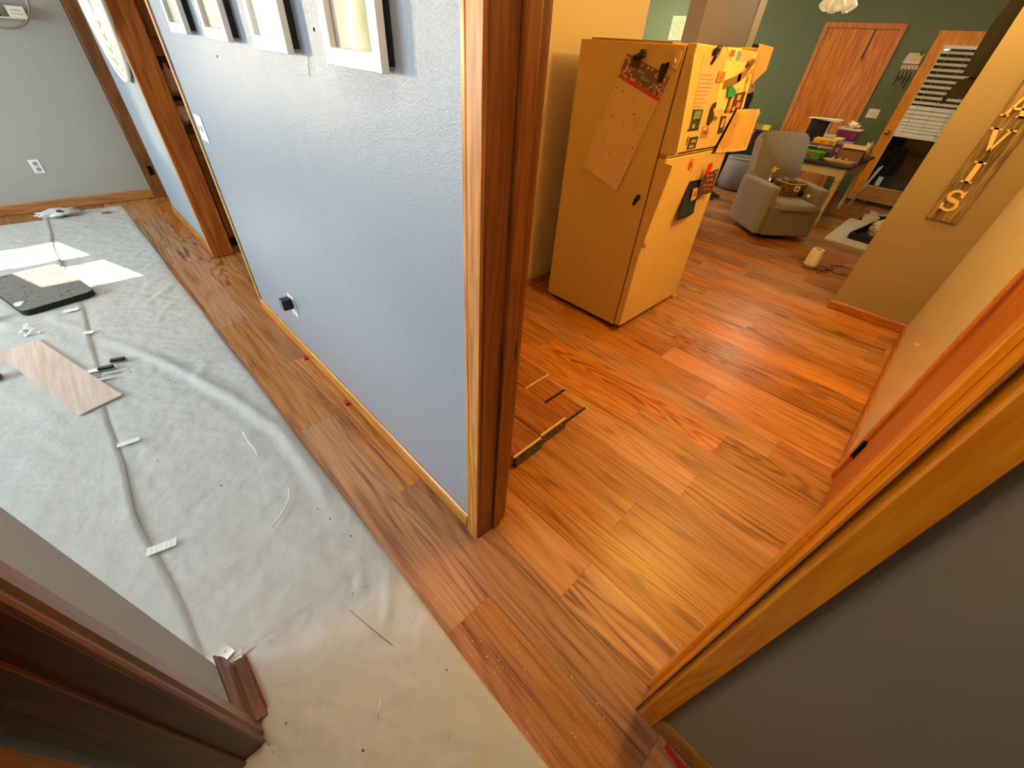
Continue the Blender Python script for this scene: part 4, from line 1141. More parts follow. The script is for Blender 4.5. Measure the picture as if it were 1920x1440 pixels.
P_ = lambda c: mat('sheet_%d_%d_%d' % c, c, .65)
door_poly('paper_note', [(2.643, 1.641), (2.888, 1.650), (2.873, 1.396), (2.70, 1.404)], (250, 176, 150), 'long pink typed notice under the black clips on the freezer door', 'paper', mats=[P_((250, 176, 150)), P_((214, 110, 92))], deco=lines(9, top=.62, bot=.05, th=.018))
door_poly('paper_card', [(2.896, 1.684), (3.11, 1.69), (3.10, 1.632), (3.028, 1.628)], (248, 222, 168), 'cream card with an orange-brown shape at the top of the freezer door', 'card', mats=[P_((248, 222, 168)), P_((180, 96, 44))], deco=[(.30, .30, .60, .78, 1)])
door_poly('magnet', [(3.062, 1.672), (3.10, 1.678), (3.125, 1.66), (3.10, 1.632), (3.066, 1.636)], (120, 150, 196), 'small blue oval magnet beside the cream card', 'magnet', dx=.002)
door_poly('magnet', [(2.885, 1.576), (2.977, 1.577), (2.985, 1.529), (2.888, 1.528)], (222, 126, 48), 'square orange picture magnet right of the pink notice', 'magnet', th=.004, dx=.002, mats=[P_((222, 126, 48)), P_((150, 74, 30))], deco=[(.3, .3, .6, .5, 1), (.65, .5, .72, .85, 1)])
door_poly('paper_drawing', [(2.93, 1.628), (3.30, 1.63), (3.36, 1.38), (2.99, 1.39)], (250, 214, 150), 'large cream children\'s drawing sheet in the middle of the freezer door', 'paper', dx=.0002, mats=[P_((250, 214, 150)), P_((206, 150, 84))], deco=[(.66, .44, .86, .455, 1), (.7, .37, .9, .385, 1), (.75, .40, .78, .48, 1)])
# curled strip of paper standing out from the door
m = MB(); a = Vector((0, 3.00 * K_, 1.6 - (1.6 - 1.515) * K_)); b_ = Vector((0, 3.30 * K_, 1.6 - (1.6 - 1.592) * K_))
rings = []
for i in range(8):
    f = i / 7; c = a.lerp(b_, f); ww = .020
    rings.append([m.bm.verts.new((DX + .006 + .020 * math.sin(f * PI), c.y + dy, c.z + dz)) for dy, dz in ((-ww * .3, ww), (ww * .5, -ww))])
for A, B in zip(rings, rings[1:]): m.bm.faces.new((A[0], A[1], B[1], B[0]))
bmesh.ops.solidify(m.bm, geom=m.bm.faces[:], thickness=.0015)
tag(m.build('paper_strip', P_((176, 146, 122))), 'curled greyish paper strip slanting across the freezer door above the green magnet', 'paper')
door_poly('magnet', [(3.075, 1.505), (3.12, 1.512), (3.19, 1.492), (3.215, 1.478), (3.19, 1.455), (3.10, 1.455)], (44, 150, 104), 'chunky green bow-shaped magnet on the freezer door', 'magnet', th=.012, dx=.002)
def peg(label, p0, p1, p2, p3, col=(44, 22, 20)):
    t = thing('chip_clip', (DX, dq(p1)[0], dq(p1)[1]), label, 'clip', group='black spring clips on the freezer door')
    o0 = Vector((DX, dq(p1)[0], dq(p1)[1]))
    def arm(a, b, off):
        a, b = dq(a), dq(b); m = MB()
        m.tube([Vector((DX + .010 + off, a[0], a[1])) - o0, Vector((DX + .008, (a[0] + b[0]) / 2, (a[1] + b[1]) / 2)) - o0, Vector((DX + .006, b[0], b[1])) - o0], [.010, .012, .007], k=8); m.build('clip_arm', mat('clip_%d_%d_%d' % col, col, .3), t)
    arm(p0, p1, .02); arm(p2, p3, .0)
peg('black spring clip gripping the top of the pink notice', (2.745, 1.680), (2.738, 1.640), (2.805, 1.682), (2.748, 1.606))
peg('brown spring clip near the right edge of the freezer door', (3.27, 1.640), (3.245, 1.606), (3.33, 1.640), (3.275, 1.592), (110, 66, 36))
door_poly('paper_strip_card', [(3.30, 1.66), (3.36, 1.70), (3.46, 1.39), (3.42, 1.39)], (252, 206, 140), 'narrow cream sheet with orange blobs along the right edge of the freezer door', 'paper', dx=.001, mats=[P_((252, 206, 140)), P_((224, 122, 30))], deco=[(.32, .58, .52, .68, 1), (.24, .45, .46, .55, 1)])
# paper peeling away beyond the door edge
m = MB(); pts = [(3.335, 1.722), (3.465, 1.712), (3.50, 1.60), (3.43, 1.52)]; vs = [m.bm.verts.new((DX + ox, dq(p)[0], dq(p)[1])) for p, ox in zip(pts, (.004, .05, .045, .010))]
m.bm.faces.new(vs); bmesh.ops.solidify(m.bm, geom=m.bm.faces[:], thickness=.001); tag(m.build('paper_sheet', P_((250, 210, 160))), 'pale sheet peeling past the top right corner of the freezer door', 'paper')
door_poly('photo', [(2.705, 1.398), (2.838, 1.395), (2.852, 1.292), (2.731, 1.291)], (48, 62, 50), 'dark green photo with a pale figure low on the freezer door, nearest the handle', 'photo', dx=.001, mats=[P_((48, 62, 50)), P_((120, 128, 96)), P_((190, 150, 100)), P_((16, 20, 20))], deco=[(.2, .55, .8, .92, 1), (.35, .12, .55, .3, 2), (.0, .0, 1, .08, 3), (.5, .45, .9, .55, 3)])
door_poly('photo', [(2.772, 1.256), (2.888, 1.256), (2.892, 1.190), (2.775, 1.188)], (60, 60, 66), 'tiny dark photo card near the bottom left of the freezer door', 'photo', dx=.001, mats=[P_((60, 60, 66)), P_((170, 150, 130))], deco=[(.2, .15, .7, .35, 1), (.3, .55, .8, .75, 1)])
door_poly('photo', [(2.908, 1.304), (3.005, 1.302), (3.024, 1.243), (2.925, 1.244)], (176, 128, 96), 'small brown photo with a white lower border in the middle of the freezer door', 'photo', dx=.001, mats=[P_((176, 128, 96)), P_((120, 88, 72)), P_((230, 196, 150))], deco=[(.2, .3, .8, .6, 1), (.1, .75, .5, .9, 2)])
door_poly('magnet', [(2.945, 1.425), (2.985, 1.43), (2.99, 1.40), (2.96, 1.395), (3.0, 1.37), (3.01, 1.335), (2.975, 1.308), (2.945, 1.325), (2.94, 1.365), (2.935, 1.40)], (52, 44, 34), 'dark bird-shaped magnet left of the cream drawing', 'magnet', th=.006, dx=.002)
door_poly('magnet', [(3.012, 1.36), (3.075, 1.35), (3.07, 1.335), (3.02, 1.342)], (122, 92, 52), 'short olive bar magnet beside the bird-shaped magnet', 'magnet', th=.004, dx=.002)
door_poly('photo', [(3.15, 1.462), (3.205, 1.466), (3.23, 1.375), (3.165, 1.368)], (92, 48, 34), 'narrow dark brown photo strip below the green magnet', 'photo', dx=.002, mats=[P_((92, 48, 34)), P_((206, 140, 70))], deco=[(.5, .1, .8, .8, 1)])
door_poly('photo', [(3.235, 1.470), (3.40, 1.484), (3.415, 1.385), (3.25, 1.366)], (88, 46, 44), 'dark maroon photo with swirling pale shapes near the right edge of the freezer door', 'photo', dx=.002, mats=[P_((88, 46, 44)), P_((226, 170, 120)), P_((196, 128, 70))], deco=[(.3, .6, .6, .85, 1), (.45, .25, .8, .5, 2), (.2, .1, .4, .3, 1)])
door_poly('photo', [(3.134, 1.354), (3.219, 1.351), (3.246, 1.259), (3.168, 1.253)], (60, 50, 46), 'small framed dark card just left of the big hanging sheet', 'photo', dx=.002, mats=[P_((60, 50, 46)), P_((214, 170, 96))], deco=[(.35, .35, .7, .85, 1)])
m_ = door_poly('sticker', [(2.742, 1.262), (2.756, 1.262), (2.754, 1.216), (2.744, 1.216)], (110, 84, 40), 'thin vertical dark sticker by the freezer handle', 'sticker', dx=.001)
# big hanging sheet that flaps out past the door edge
def flap():
    t = thing('paper_sheet', (DX, 3.2, 1.25), 'big cream sheet with faint red doodles hanging half off the freezer door', 'paper')
    m = MB(); G = []
    TL, TR, BR, BL = (3.329, 1.386), (3.69, 1.384), (3.74, 1.124), (3.178, 1.137)
    TL, TR, BR, BL = dq(TL), dq(TR), dq(BR), dq(BL)
    for i in range(13):
        u = i / 12; row = []
        for j in range(9):
            v = j / 8
            y = (TL[0] * (1 - u) + TR[0] * u) * (1 - v) + (BL[0] * (1 - u) + BR[0] * u) * v
            z = (TL[1] * (1 - u) + TR[1] * u) * (1 - v) + (BL[1] * (1 - u) + BR[1] * u) * v
            x = .004 + .05 * max(0, u - .35) + .016 * math.sin(max(0, u - .15) * 4) * v - (.012 * math.exp(-((u - .38) / .05) ** 2) * v)
            row.append(m.bm.verts.new((max(.003, x), y - 3.2, z - 1.25)))
        G.append(row)
    for i in range(12):
        for j in range(8):
            f = m.bm.faces.new((G[i][j], G[i][j + 1], G[i + 1][j + 1], G[i + 1][j])); f.smooth = True
    bmesh.ops.solidify(m.bm, geom=m.bm.faces[:], thickness=.0008)
    mm, nt, p = base_mat('doodled_sheet'); tc = N(nt, 'ShaderNodeTexCoord'); nz = N(nt, 'ShaderNodeTexNoise'); nz.inputs['Scale'].default_value = 14; nz.inputs['Detail'].default_value = 2; nt.links.new(tc.outputs['Object'], nz.inputs['Vector'])
    cr = N(nt, 'ShaderNodeValToRGB'); cr.color_ramp.elements[0].position = .66; cr.color_ramp.elements[0].color = lin((252, 208, 136)); cr.color_ramp.elements[1].position = .72; cr.color_ramp.elements[1].color = lin((236, 150, 96)); nt.links.new(nz.outputs['Fac'], cr.inputs[0]); nt.links.new(cr.outputs[0], p.inputs['Base Color']); p.inputs['Roughness'].default_value = .7
    m.build('sheet', mm, t)
flap()
# lower door: red scribble, blue sheet, leaflet, clip
m = MB(); rn = random.Random(12)
c0 = dq((2.905, 1.085))
for i in range(12):
    y = rn.uniform(-.03, .03); z = rn.uniform(-.04, .02)
    m.tube([(DX + .002, c0[0] + y, c0[1] + z), (DX + .002, c0[0] + y + rn.uniform(-.01, .02), c0[1] + z + .02), (DX + .002, c0[0] + y + rn.uniform(0, .03), c0[1] + z + rn.uniform(.03, .05))], .0018, k=5)
tag(m.build('red_drawing', mat('red_pen', (206, 70, 44), .6)), 'small scribbled red figure at the top left of the lower refrigerator door', 'drawing')
def bluesheet():
    m = MB(); P = [dq(p) for p in ((2.985, .985), (3.10, .982), (3.18, .93), (3.213, .739), (2.874, .751))]
    TL, TR, BR, BL = dq((2.975, .985)), dq((3.15, .98)), dq((3.213, .739)), dq((2.874, .751)); G = []
    for i in range(9):
        u = i / 8; row = []
        for j in range(9):
            v = j / 8
            y = (TL[0] * (1 - u) + TR[0] * u) * (1 - v) + (BL[0] * (1 - u) + BR[0] * u) * v
            z = (TL[1] * (1 - u) + TR[1] * u) * (1 - v) + (BL[1] * (1 - u) + BR[1] * u) * v
            x = .004 + .035 * (1 - u) * (v ** 1.5) + .012 * math.sin(u * 3) * v
            row.append(m.bm.verts.new((DX + x, y, z)))
        G.append(row)
    for i in range(8):
        for j in range(8):
            f = m.bm.faces.new((G[i][j], G[i][j + 1], G[i + 1][j + 1], G[i + 1][j])); f.smooth = True
    bmesh.ops.solidify(m.bm, geom=m.bm.faces[:], thickness=.001)
    tag(m.build('paper_sheet', mat('navy_card', (56, 70, 112), .6)), 'curling navy blue paper hanging on the lower refrigerator door', 'paper')
bluesheet()
door_poly('sticker', [(3.005, .942), (3.075, .940), (3.100, .862), (3.020, .858)], (214, 156, 60), 'small gold square picture on the navy paper', 'sticker', dx=.030, mats=[P_((214, 156, 60)), P_((150, 96, 36))], deco=[(.3, .3, .7, .7, 1)])
door_poly('leaflet', [(3.10, 1.020), (3.323, 1.037), (3.338, .873), (3.19, .878), (3.115, .847)], (82, 46, 48), 'dark maroon leaflet covered with small pale print on the lower refrigerator door', 'leaflet', dx=.034, mats=[P_((82, 46, 48)), P_((196, 140, 112))], deco=[(.15, .82, .35, .86, 1), (.45, .80, .62, .84, 1), (.75, .86, .83, .93, 1), (.3, .66, .5, .7, 1), (.6, .62, .74, .68, 1), (.2, .5, .4, .54, 1), (.5, .46, .66, .5, 1), (.72, .44, .85, .48, 1), (.3, .34, .44, .38, 1), (.6, .30, .75, .34, 1)])
t = thing('magnet_clip', (DX + .036, dq((3.125, 1.05))[0], dq((3.125, 1.05))[1]), 'bright red tulip-shaped magnet clip holding the dark leaflet', 'magnet')
m = MB(); m.prism([(-.02, -.03), (.02, -.035), (.022, 0), (.035, .035), (.018, .02), (.008, .045), (-.004, .02), (-.02, .04), (-.022, 0)], (0, 0, 0), (0, 1, 0), (0, 0, 1), (1, 0, 0), .010, bevel=.002); m.build('clip_body', mat('bright_red_plastic', (214, 26, 20), .3), t)

# ------------------------------------------------------------------ flooring stacks on the kitchen floor
KPL = wood('loose_laminate_plank', (132, 70, 34), (178, 112, 64), 'X', .35, .55, rings=10)
PALE = mat('pale_plank_tongue', (226, 196, 142), .6)
def wrapmat():
    m, nt, p = base_mat('printed_shrink_wrap'); tc = N(nt, 'ShaderNodeTexCoord'); vo = N(nt, 'ShaderNodeTexNoise'); vo.inputs['Scale'].default_value = 60; vo.inputs['Detail'].default_value = 3
    mp = N(nt, 'ShaderNodeMapping'); mp.inputs['Scale'].default_value = (1, 1, 3); nt.links.new(tc.outputs['Object'], mp.inputs[0]); nt.links.new(mp.outputs[0], vo.inputs['Vector'])
    cr = N(nt, 'ShaderNodeValToRGB'); e = cr.color_ramp.elements; e[0].position = .45; e[0].color = lin((26, 16, 40)); e[1].position = .68; e[1].color = lin((150, 124, 150)); k = e.new(.56); k.color = lin((50, 34, 66))
    nt.links.new(vo.outputs['Fac'], cr.inputs[0]); nt.links.new(cr.outputs[0], p.inputs['Base Color']); p.inputs['Roughness'].default_value = .2
    return m
WRAP = wrapmat()
def stack(y0, y1, x1, label, n=6, L_=.62):
    t = thing('flooring_bundle', (x1 - L_ / 2, (y0 + y1) / 2, 0), label, 'flooring', group='bundles of flooring planks on the kitchen floor')
    h = .0115; hw = (y1 - y0) / 2
    rn = random.Random(int(y0 * 100))
    for i in range(n):
        dx = rn.uniform(-.004, .004); z = .001 + i * (h + .0008)
        m = MB(); m.box((-L_ / 2 + dx, -hw, z), (L_ / 2 + dx - .012, hw, z + h), bevel=.0008); pl = m.build('plank', KPL, t)
        m = MB(); m.box((L_ / 2 + dx - .012, -hw + .002, z + .001), (L_ / 2 + dx - .001, hw - .002, z + h * (.99 if i == n - 1 else .62)), 0); m.build('plank_tongue', PALE if i == n - 1 else WRAP, pl)
    m = MB(); m.box((L_ / 2 - .003, -hw + .001, .001), (L_ / 2 + .006, hw - .001, n * (h + .0008) - .009), bevel=.001); m.build('printed_end_wrap', WRAP, t)
stack(.952, 1.152, -.815, 'bundle of wood planks with dark printed ends, the nearer to the post')
stack(1.160, 1.362, -.830, 'bundle of wood planks with dark printed ends, touching the loose planks')
def loose(x0, x1, y0, y1, z, label, strip_col=None):
    t = thing('laminate_plank', ((x0 + x1) / 2, (y0 + y1) / 2, z), label, 'plank', group='loose planks behind the bundles')
    hx = (x1 - x0) / 2; hy = (y1 - y0) / 2
    m = MB(); m.box((-hx, -hy, 0), (hx, hy, .011), bevel=.001); m.build('board', KPL, t)
    m = MB(); m.box((-hx, hy - .001, .003), (hx, hy + .006, .009)); m.build('long_tongue', PALE, t)
    m = MB(); m.box((hx - .001, -hy, .002), (hx + .010, hy, .0095)); m.build('end_tongue', strip_col or BLACK, t)
loose(-2.00, -.852, 1.378, 1.572, .001, 'loose dark-edged laminate plank on the floor beside the plank bundles, lowest one')
loose(-2.05, -1.030, 1.392, 1.592, .0125, 'loose laminate plank in the middle of the small pile')
loose(-2.10, -1.185, 1.405, 1.620, .024, 'topmost loose laminate plank with a pale cut end', PALE)

# ------------------------------------------------------------------ letter sign on the partition wall
def strokes(m, segs, ox, oz, t0, t1):
    for poly in segs:
        m.prism([(p[0] + ox, p[1] + oz) for p in poly], (0, -t0, 0), (1, 0, 0), (0, 0, 1), (0, -1, 0), t1 - t0)
def thick(pts, ws):
    """closed outline of a stroke with varying width"""
    L_, R_ = [], []
    for i, p in enumerate(pts):
        a = Vector(pts[max(i - 1, 0)]); b = Vector(pts[min(i + 1, len(pts) - 1)])
        d = (b - a).normalized(); n = Vector((-d.y, d.x)); w_ = ws[i] / 2
        L_.append((p[0] + n.x * w_, p[1] + n.y * w_)); R_.append((p[0] - n.x * w_, p[1] - n.y * w_))
    return L_ + R_[::-1]
def sign():
    t = thing('wooden_sign', (0.086, 4.36, .845), 'weathered wooden board with cream letters A V I S hung on the brown wall', 'sign')
    m = MB(); m.box((-.088, -.022, 0), (.086, 0, 1.05), bevel=.003)
    mm, nt, p = base_mat('weathered_pallet_wood'); tc = N(nt, 'ShaderNodeTexCoord'); mp = N(nt, 'ShaderNodeMapping'); mp.inputs['Scale'].default_value = (22, 22, 2.4); nt.links.new(tc.outputs['Object'], mp.inputs[0])
    nz = N(nt, 'ShaderNodeTexNoise'); nz.inputs['Scale'].default_value = 1.4; nz.inputs['Detail'].default_value = 8; nz.inputs['Roughness'].default_value = .7; nt.links.new(mp.outputs[0], nz.inputs['Vector'])
    cr = N(nt, 'ShaderNodeValToRGB'); e = cr.color_ramp.elements; e[0].position = .36; e[0].color = lin((58, 46, 38)); e[1].position = .70; e[1].color = lin((176, 152, 124)); k = e.new(.5); k.color = lin((116, 98, 78)); nt.links.new(nz.outputs['Fac'], cr.inputs[0]); nt.links.new(cr.outputs[0], p.inputs['Base Color']); p.inputs['Roughness'].default_value = .85
    b = N(nt, 'ShaderNodeBump'); b.inputs['Strength'].default_value = .6; b.inputs['Distance'].default_value = .004; nt.links.new(nz.outputs['Fac'], b.inputs['Height']); nt.links.new(b.outputs['Normal'], p.inputs['Normal'])
    m.build('board', mm, t)
    CL = mat('cream_letter_paint', (238, 204, 150), .5, var=.03)
    Z = lambda z: z - .845
    def letter(name, segs, ox, oz):
        m = MB(); strokes(m, segs, ox, oz, .022, .030); m.build(name, CL, t)
    h = .128
    # I
    letter('letter', [[(-.014, 0), (.014, 0), (.014, h), (-.014, h)], [(-.030, 0), (.030, 0), (.030, .010), (-.030, .010)], [(-.030, h - .010), (.030, h - .010), (.030, h), (-.030, h)]], -.014, Z(1.098))
    # V
    letter('letter', [[(-.050, h), (-.022, h), (.010, .0), (-.010, .0)], [(.030, h), (.044, h), (.008, .0), (-.006, .0)], [(-.064, h - .009), (-.008, h - .009), (-.008, h), (-.064, h)], [(.016, h - .009), (.062, h - .009), (.062, h), (.016, h)]], -.018, Z(1.284))
    # A
    letter('letter', [[(-.010, h), (.010, h), (.052, 0), (.022, 0)], [(-.012, h), (.004, h), (-.036, 0), (-.050, 0)], [(-.032, .036), (.032, .036), (.030, .048), (-.028, .048)], [(-.064, 0), (-.022, 0), (-.022, .009), (-.064, .009)], [(.010, 0), (.066, 0), (.066, .009), (.010, .009)]], -.018, Z(1.474))
    # S
    pts = []; ws = []
    n = 22
    for i in range(n + 1):
        f = i / n
        a = .42 + f * 4.25
        if f <= .5:
            aa = math.radians(30 + (f / .5) * 240); c = (0, .096); r = (.033, .030)
            pts.append((c[0] + r[0] * math.cos(aa), c[1] + r[1] * math.sin(aa)))
        else:
            aa = math.radians(90 - ((f - .5) / .5) * 240); c = (0, .034); r = (.036, .032)
            pts.append((c[0] + r[0] * math.cos(aa), c[1] + r[1] * math.sin(aa)))
        ws.append(.013 + .016 * math.sin(PI * f) ** 2)
    segs = []
    for i in range(n):
        q = thick(pts[i:i + 2], ws[i:i + 2]); segs.append(q)
    segs += [[(.022, .096), (.040, .086), (.042, .132), (.032, .132)], [(-.032, .002), (-.042, .002), (-.046, .048), (-.030, .036)]]
    letter('letter', segs, -.014, Z(.917))
sign()
# dark scrolled bracket shelf end seen past the partition corner
t = thing('wall_bracket_shelf', (-.285, 4.62, 1.50), 'dark brown wooden shelf end with a scrolled bracket beside the brown wall', 'shelf')
DB = wood('very_dark_wood', (12, 6, 5), (26, 14, 10), 'Z', .75, coat=0.0)
m = MB(); m.prism([(-.01, .165), (.055, .15), (.085, .15), (.085, .62), (.01, .62), (-.02, .40)], (-.02, 0, 0), (1, 0, 0), (0, 0, 1), (0, 1, 0), .10, bevel=.004); m.build('side_panel', DB, t)
m = MB(); m.prism([(-.045, .02), (-.035, .07), (-.02, .13), (.03, .155), (.085, .15), (.085, .03), (.05, .045), (.02, .03), (-.02, .035), (-.035, -.01)], (-.01, .02, 0), (1, 0, 0), (0, 0, 1), (0, 1, 0), .05, bevel=.003); m.build('bracket', DB, t)

# ------------------------------------------------------------------ white diffuser with its cords
t = thing('air_diffuser', (-.615, 5.235, 0), 'white tapered cylinder air diffuser with grey base on the floor', 'diffuser')
m = MB(); m.lathe((0, 0, 0), [(.064, 0), (.070, .008), (.070, .030), (.066, .034)], k=32); m.build('base_ring', mat('grey_base', (120, 112, 104), .5), t)
m = MB(); m.lathe((0, 0, 0), [(.069, .034), (.068, .05), (.058, .19), (.053, .202), (.044, .204), (.036, .198), (.030, .190), (.001, .188)], k=32); m.build('body', mat('white_matte_plastic', (236, 226, 210), .45), t)
m = MB(); m.lathe((0, 0, 0), [(.034, .1985), (.020, .199), (.001, .1992)], k=24); m.build('lid_vent', mat('beige_vent', (150, 130, 108), .6), t)
def cord(pts, label):
    m = MB(); P = [Vector(p) for p in pts]; Q = []
    for i in range(len(P) - 1):
        p0, p1, p2, p3 = P[max(i - 1, 0)], P[i], P[i + 1], P[min(i + 2, len(P) - 1)]
        for k in range(6):
            f = k / 6
            Q.append(.5 * ((2 * p1) + (-p0 + p2) * f + (2 * p0 - 5 * p1 + 4 * p2 - p3) * f * f + (-p0 + 3 * p1 - 3 * p2 + p3) * f ** 3))
    Q.append(P[-1]); m.tube(Q, .0035, k=6); tag(m.build('power_cord', mat('brown_cord', (62, 44, 30), .5)), label, 'cord')
cord([(-.56, 5.28, .004), (-.50, 5.22, .004), (-.44, 5.26, .004), (-.47, 5.34, .02), (-.54, 5.33, .015), (-.50, 5.26, .004), (-.42, 5.38, .004), (-.46, 5.50, .004), (-.38, 5.60, .004), (-.25, 5.62, .004), (-.13, 5.72, .004)], 'thin dark cord looping from the white diffuser toward the brown wall, upper one')
cord([(-.545, 5.30, .004), (-.50, 5.12, .004), (-.47, 5.36, .004), (-.38, 5.30, .004), (-.27, 5.34, .004), (-.25, 5.20, .004), (-.18, 5.14, .004)], 'thin dark cord snaking from the white diffuser toward the wall base, lower one')
cord([(-.68, 5.27, .004), (-.74, 5.33, .004), (-.75, 5.42, .004), (-.70, 5.44, .004)], 'short dark cord curl on the left side of the white diffuser')

# ------------------------------------------------------------------ armchair (local frame: +X front, +Y its right-hand far side)
FAB = mat('taupe_grey_upholstery', (140, 130, 124), .9, var=.08, vscale=60, bump=.5, bscale=500, sheen=.2)
FABD = mat('charcoal_welt', (74, 66, 62), .9)
def softbox(m, a, b, r=.03, seg=4, M=None):
    m.box(a, b, bevel=r, seg=seg, M=M)
CH = thing('armchair', (-1.40, 6.10, 0), 'grey-brown fabric rocker recliner armchair holding a basket and a bottle', 'armchair', math.atan2(-.667, .745))
# local: front at x=+.35, back x=-.40 ; width along y: near side y=-.36, far side y=+.36
for sy in (-1, 1):
    m = MB(); softbox(m, (-.34, sy * .36, .055), (.335, sy * .235, .585), .035); m.build('arm', FAB, CH)
m = MB(); softbox(m, (-.30, -.235, .06), (.36, .235, .30), .03); m.build('seat_base', FAB, CH)
m = MB(); softbox(m, (-.26, -.232, .29), (.425, .232, .435), .045, 5); m.build('seat_cushion', FAB, CH)
m = MB(); softbox(m, (.345, -.30, .07), (.425, .30, .40), .03); m.build('footrest', mat('shaded_upholstery', (118, 106, 102), .9, var=.08, vscale=60, bump=.5, bscale=500, sheen=.2), CH)  # same fabric darkened to paint in the shade on the chair front
def back():
    m = MB()
    T = Matrix.Translation((-.23, 0, .34)) @ Matrix.Rotation(-.24, 4, 'Y')
    rr = .09; hw = .30; H_ = .72
    poly = [(-hw + .015, 0), (hw - .015, 0), (hw, .3)]
    for k in range(7): a = PI / 2 * k / 6; poly.append((hw - rr + rr * math.cos(a), H_ - rr + rr * math.sin(a)))
    for k in range(7): a = PI / 2 + PI / 2 * k / 6; poly.append((-hw + rr + rr * math.cos(a), H_ - rr + rr * math.sin(a)))
    poly.append((-hw, .3))
    A = []
    m.prism(poly, (-.09, 0, 0), (0, 1, 0), (0, 0, 1), (1, 0, 0), .15, bevel=.012)
    for v in m.bm.verts: v.co = T @ v.co
    for f in m.bm.faces: f.smooth = True
    o = m.build('backrest', FAB, CH)
    m = MB(); m.tube([T @ Vector((.052, p[0] * .955, p[1] * .975)) for p in poly], .0055, k=6, closed=True); m.build('welt', FABD, o)
back()
m = MB(); m.lathe((0, 0, 0), [(.25, 0), (.27, .012), (.25, .03), (.06, .05), (.06, .07)], k=32); m.build('swivel_base', mat('black_metal_base', (16, 14, 14), .5), CH)
# bottle
t = thing('bottle', (-1.615, 6.23, .437), 'clear round plastic bottle with a yellow pull cap standing on the armchair', 'bottle')
m = MB(); m.lathe((0, 0, 0), [(.050, 0), (.062, .010), (.066, .05), (.064, .06), (.066, .07), (.064, .10), (.050, .14), (.024, .175), (.018, .185), (.018, .20)], k=28); m.build('bottle_body', pane_mat('clear_bottle_plastic', (.88, .88, .86, 1), 1.1, .10), t)
m = MB(); m.lathe((0, 0, 0), [(.026, .195), (.028, .20), (.028, .235), (.012, .24), (.010, .252), (.001, .253)], k=20); m.box((.01, -.006, .236), (.055, .006, .246), bevel=.002); m.build('cap', mat('yellow_cap', (244, 214, 30), .4), t)
m = MB(); m.box((-.05, -.028, .04), (-.045, .028, .09)); m.lathe((0, 0, 0), [(.0665, .045), (.0668, .09)], k=28, cap=False); m.build('paper_label', mat('cream_label', (230, 214, 160), .6), t)
# basket
def basket():
    t = thing('woven_basket', (-1.345, 6.16, .438), 'brown woven basket with a patterned cloth lining on the armchair seat', 'basket', .55)
    m = MB(); prof = []; k = 36; rings = []
    for i in range(10):
        f = i / 9; z = f * .14
        rx, ry = .115 + .055 * f, .075 + .04 * f
        rings.append([m.bm.verts.new(((rx + .003 * math.sin(a * 2 * PI * 18 / k + i * PI)) * math.cos(2 * PI * a / k), (ry + .003 * math.sin(a * PI + i * PI)) * math.sin(2 * PI * a / k), z + .012 * f * abs(math.cos(2 * PI * a / k)) ** 2)) for a in range(k)])
    for i in range(9, 2, -1):
        f = i / 9; rx, ry = .108 + .055 * f, .068 + .04 * f
        rings.append([m.bm.verts.new((rx * math.cos(2 * PI * a / k), ry * math.sin(2 * PI * a / k), f * .14 + .012 * f * abs(math.cos(2 * PI * a / k)) ** 2)) for a in range(k)])
    m.skin(rings)
    mm, nt, p = base_mat('woven_wicker'); tc = N(nt, 'ShaderNodeTexCoord'); vo = N(nt, 'ShaderNodeTexVoronoi'); vo.inputs['Scale'].default_value = 60; nt.links.new(tc.outputs['Object'], vo.inputs['Vector'])
    cr = N(nt, 'ShaderNodeValToRGB'); cr.color_ramp.elements[0].color = lin((188, 138, 72)); cr.color_ramp.elements[1].position = .7; cr.color_ramp.elements[1].color = lin((88, 58, 30)); nt.links.new(vo.outputs['Distance'], cr.inputs[0]); nt.links.new(cr.outputs[0], p.inputs['Base Color']); p.inputs['Roughness'].default_value = .7
    m.build('basket_body', mm, t)
    m = MB(); m.tube([(.172 * math.cos(2 * PI * a / 36), .117 * math.sin(2 * PI * a / 36), .142 + .012 * abs(math.cos(2 * PI * a / 36)) ** 2) for a in range(36)], .008, k=8, closed=True); m.build('rim', mat('tan_wicker_rim', (186, 146, 92), .7), t)
    m = MB(); m.box((.02, -.118, .07), (.075, -.108, .13), bevel=.004); m.ball((.045, -.118, .10), .016, mi=1); m.build('flower_motif', [mat('white_motif', (226, 216, 206), .6), mat('lilac_motif', (120, 90, 150), .6)], t)
    m = MB(); rn = random.Random(1)
    for i in range(8): m.ball((rn.uniform(-.1, .13), rn.uniform(-.05, .07), .145 + rn.uniform(0, .02)), rn.uniform(.02, .032), sub=2, jit=.5)
    m.build('contents', mat('mixed_fabric_scraps', (150, 120, 92), .8, var=.4, vscale=40), t)
basket()
t = thing('rattle_toy', (-1.10, 6.17, .452), 'white scoop-shaped toy lying on the armchair seat beside the basket', 'toy', -.5)
m = MB(); m.lathe((0, 0, .03), [(.001, -.03), (.03, -.022), (.038, 0), (.030, .016), (.001, .018)], k=20); m.build('bowl', mat('ivory_plastic', (226, 214, 190), .4), t)
m = MB(); m.tube([(-.02, 0, .04), (-.06, .01, .06), (-.09, .015, .085)], [.009, .007, .012], k=8); m.build('handle', mat('ivory_plastic', (226, 214, 190), .4), t)
m = MB(); m.ball((0, 0, .03), .055, sub=3, sx=1.3, sy=1.0, sz=.65, jit=.5); o = m.build('cloth_bundle', mat('dark_brown_cloth', (38, 28, 22), .85)); o.location = (-1.185, 6.27, .44); tag(o, 'dark brown crumpled cloth between the basket and the white toy', 'cloth')

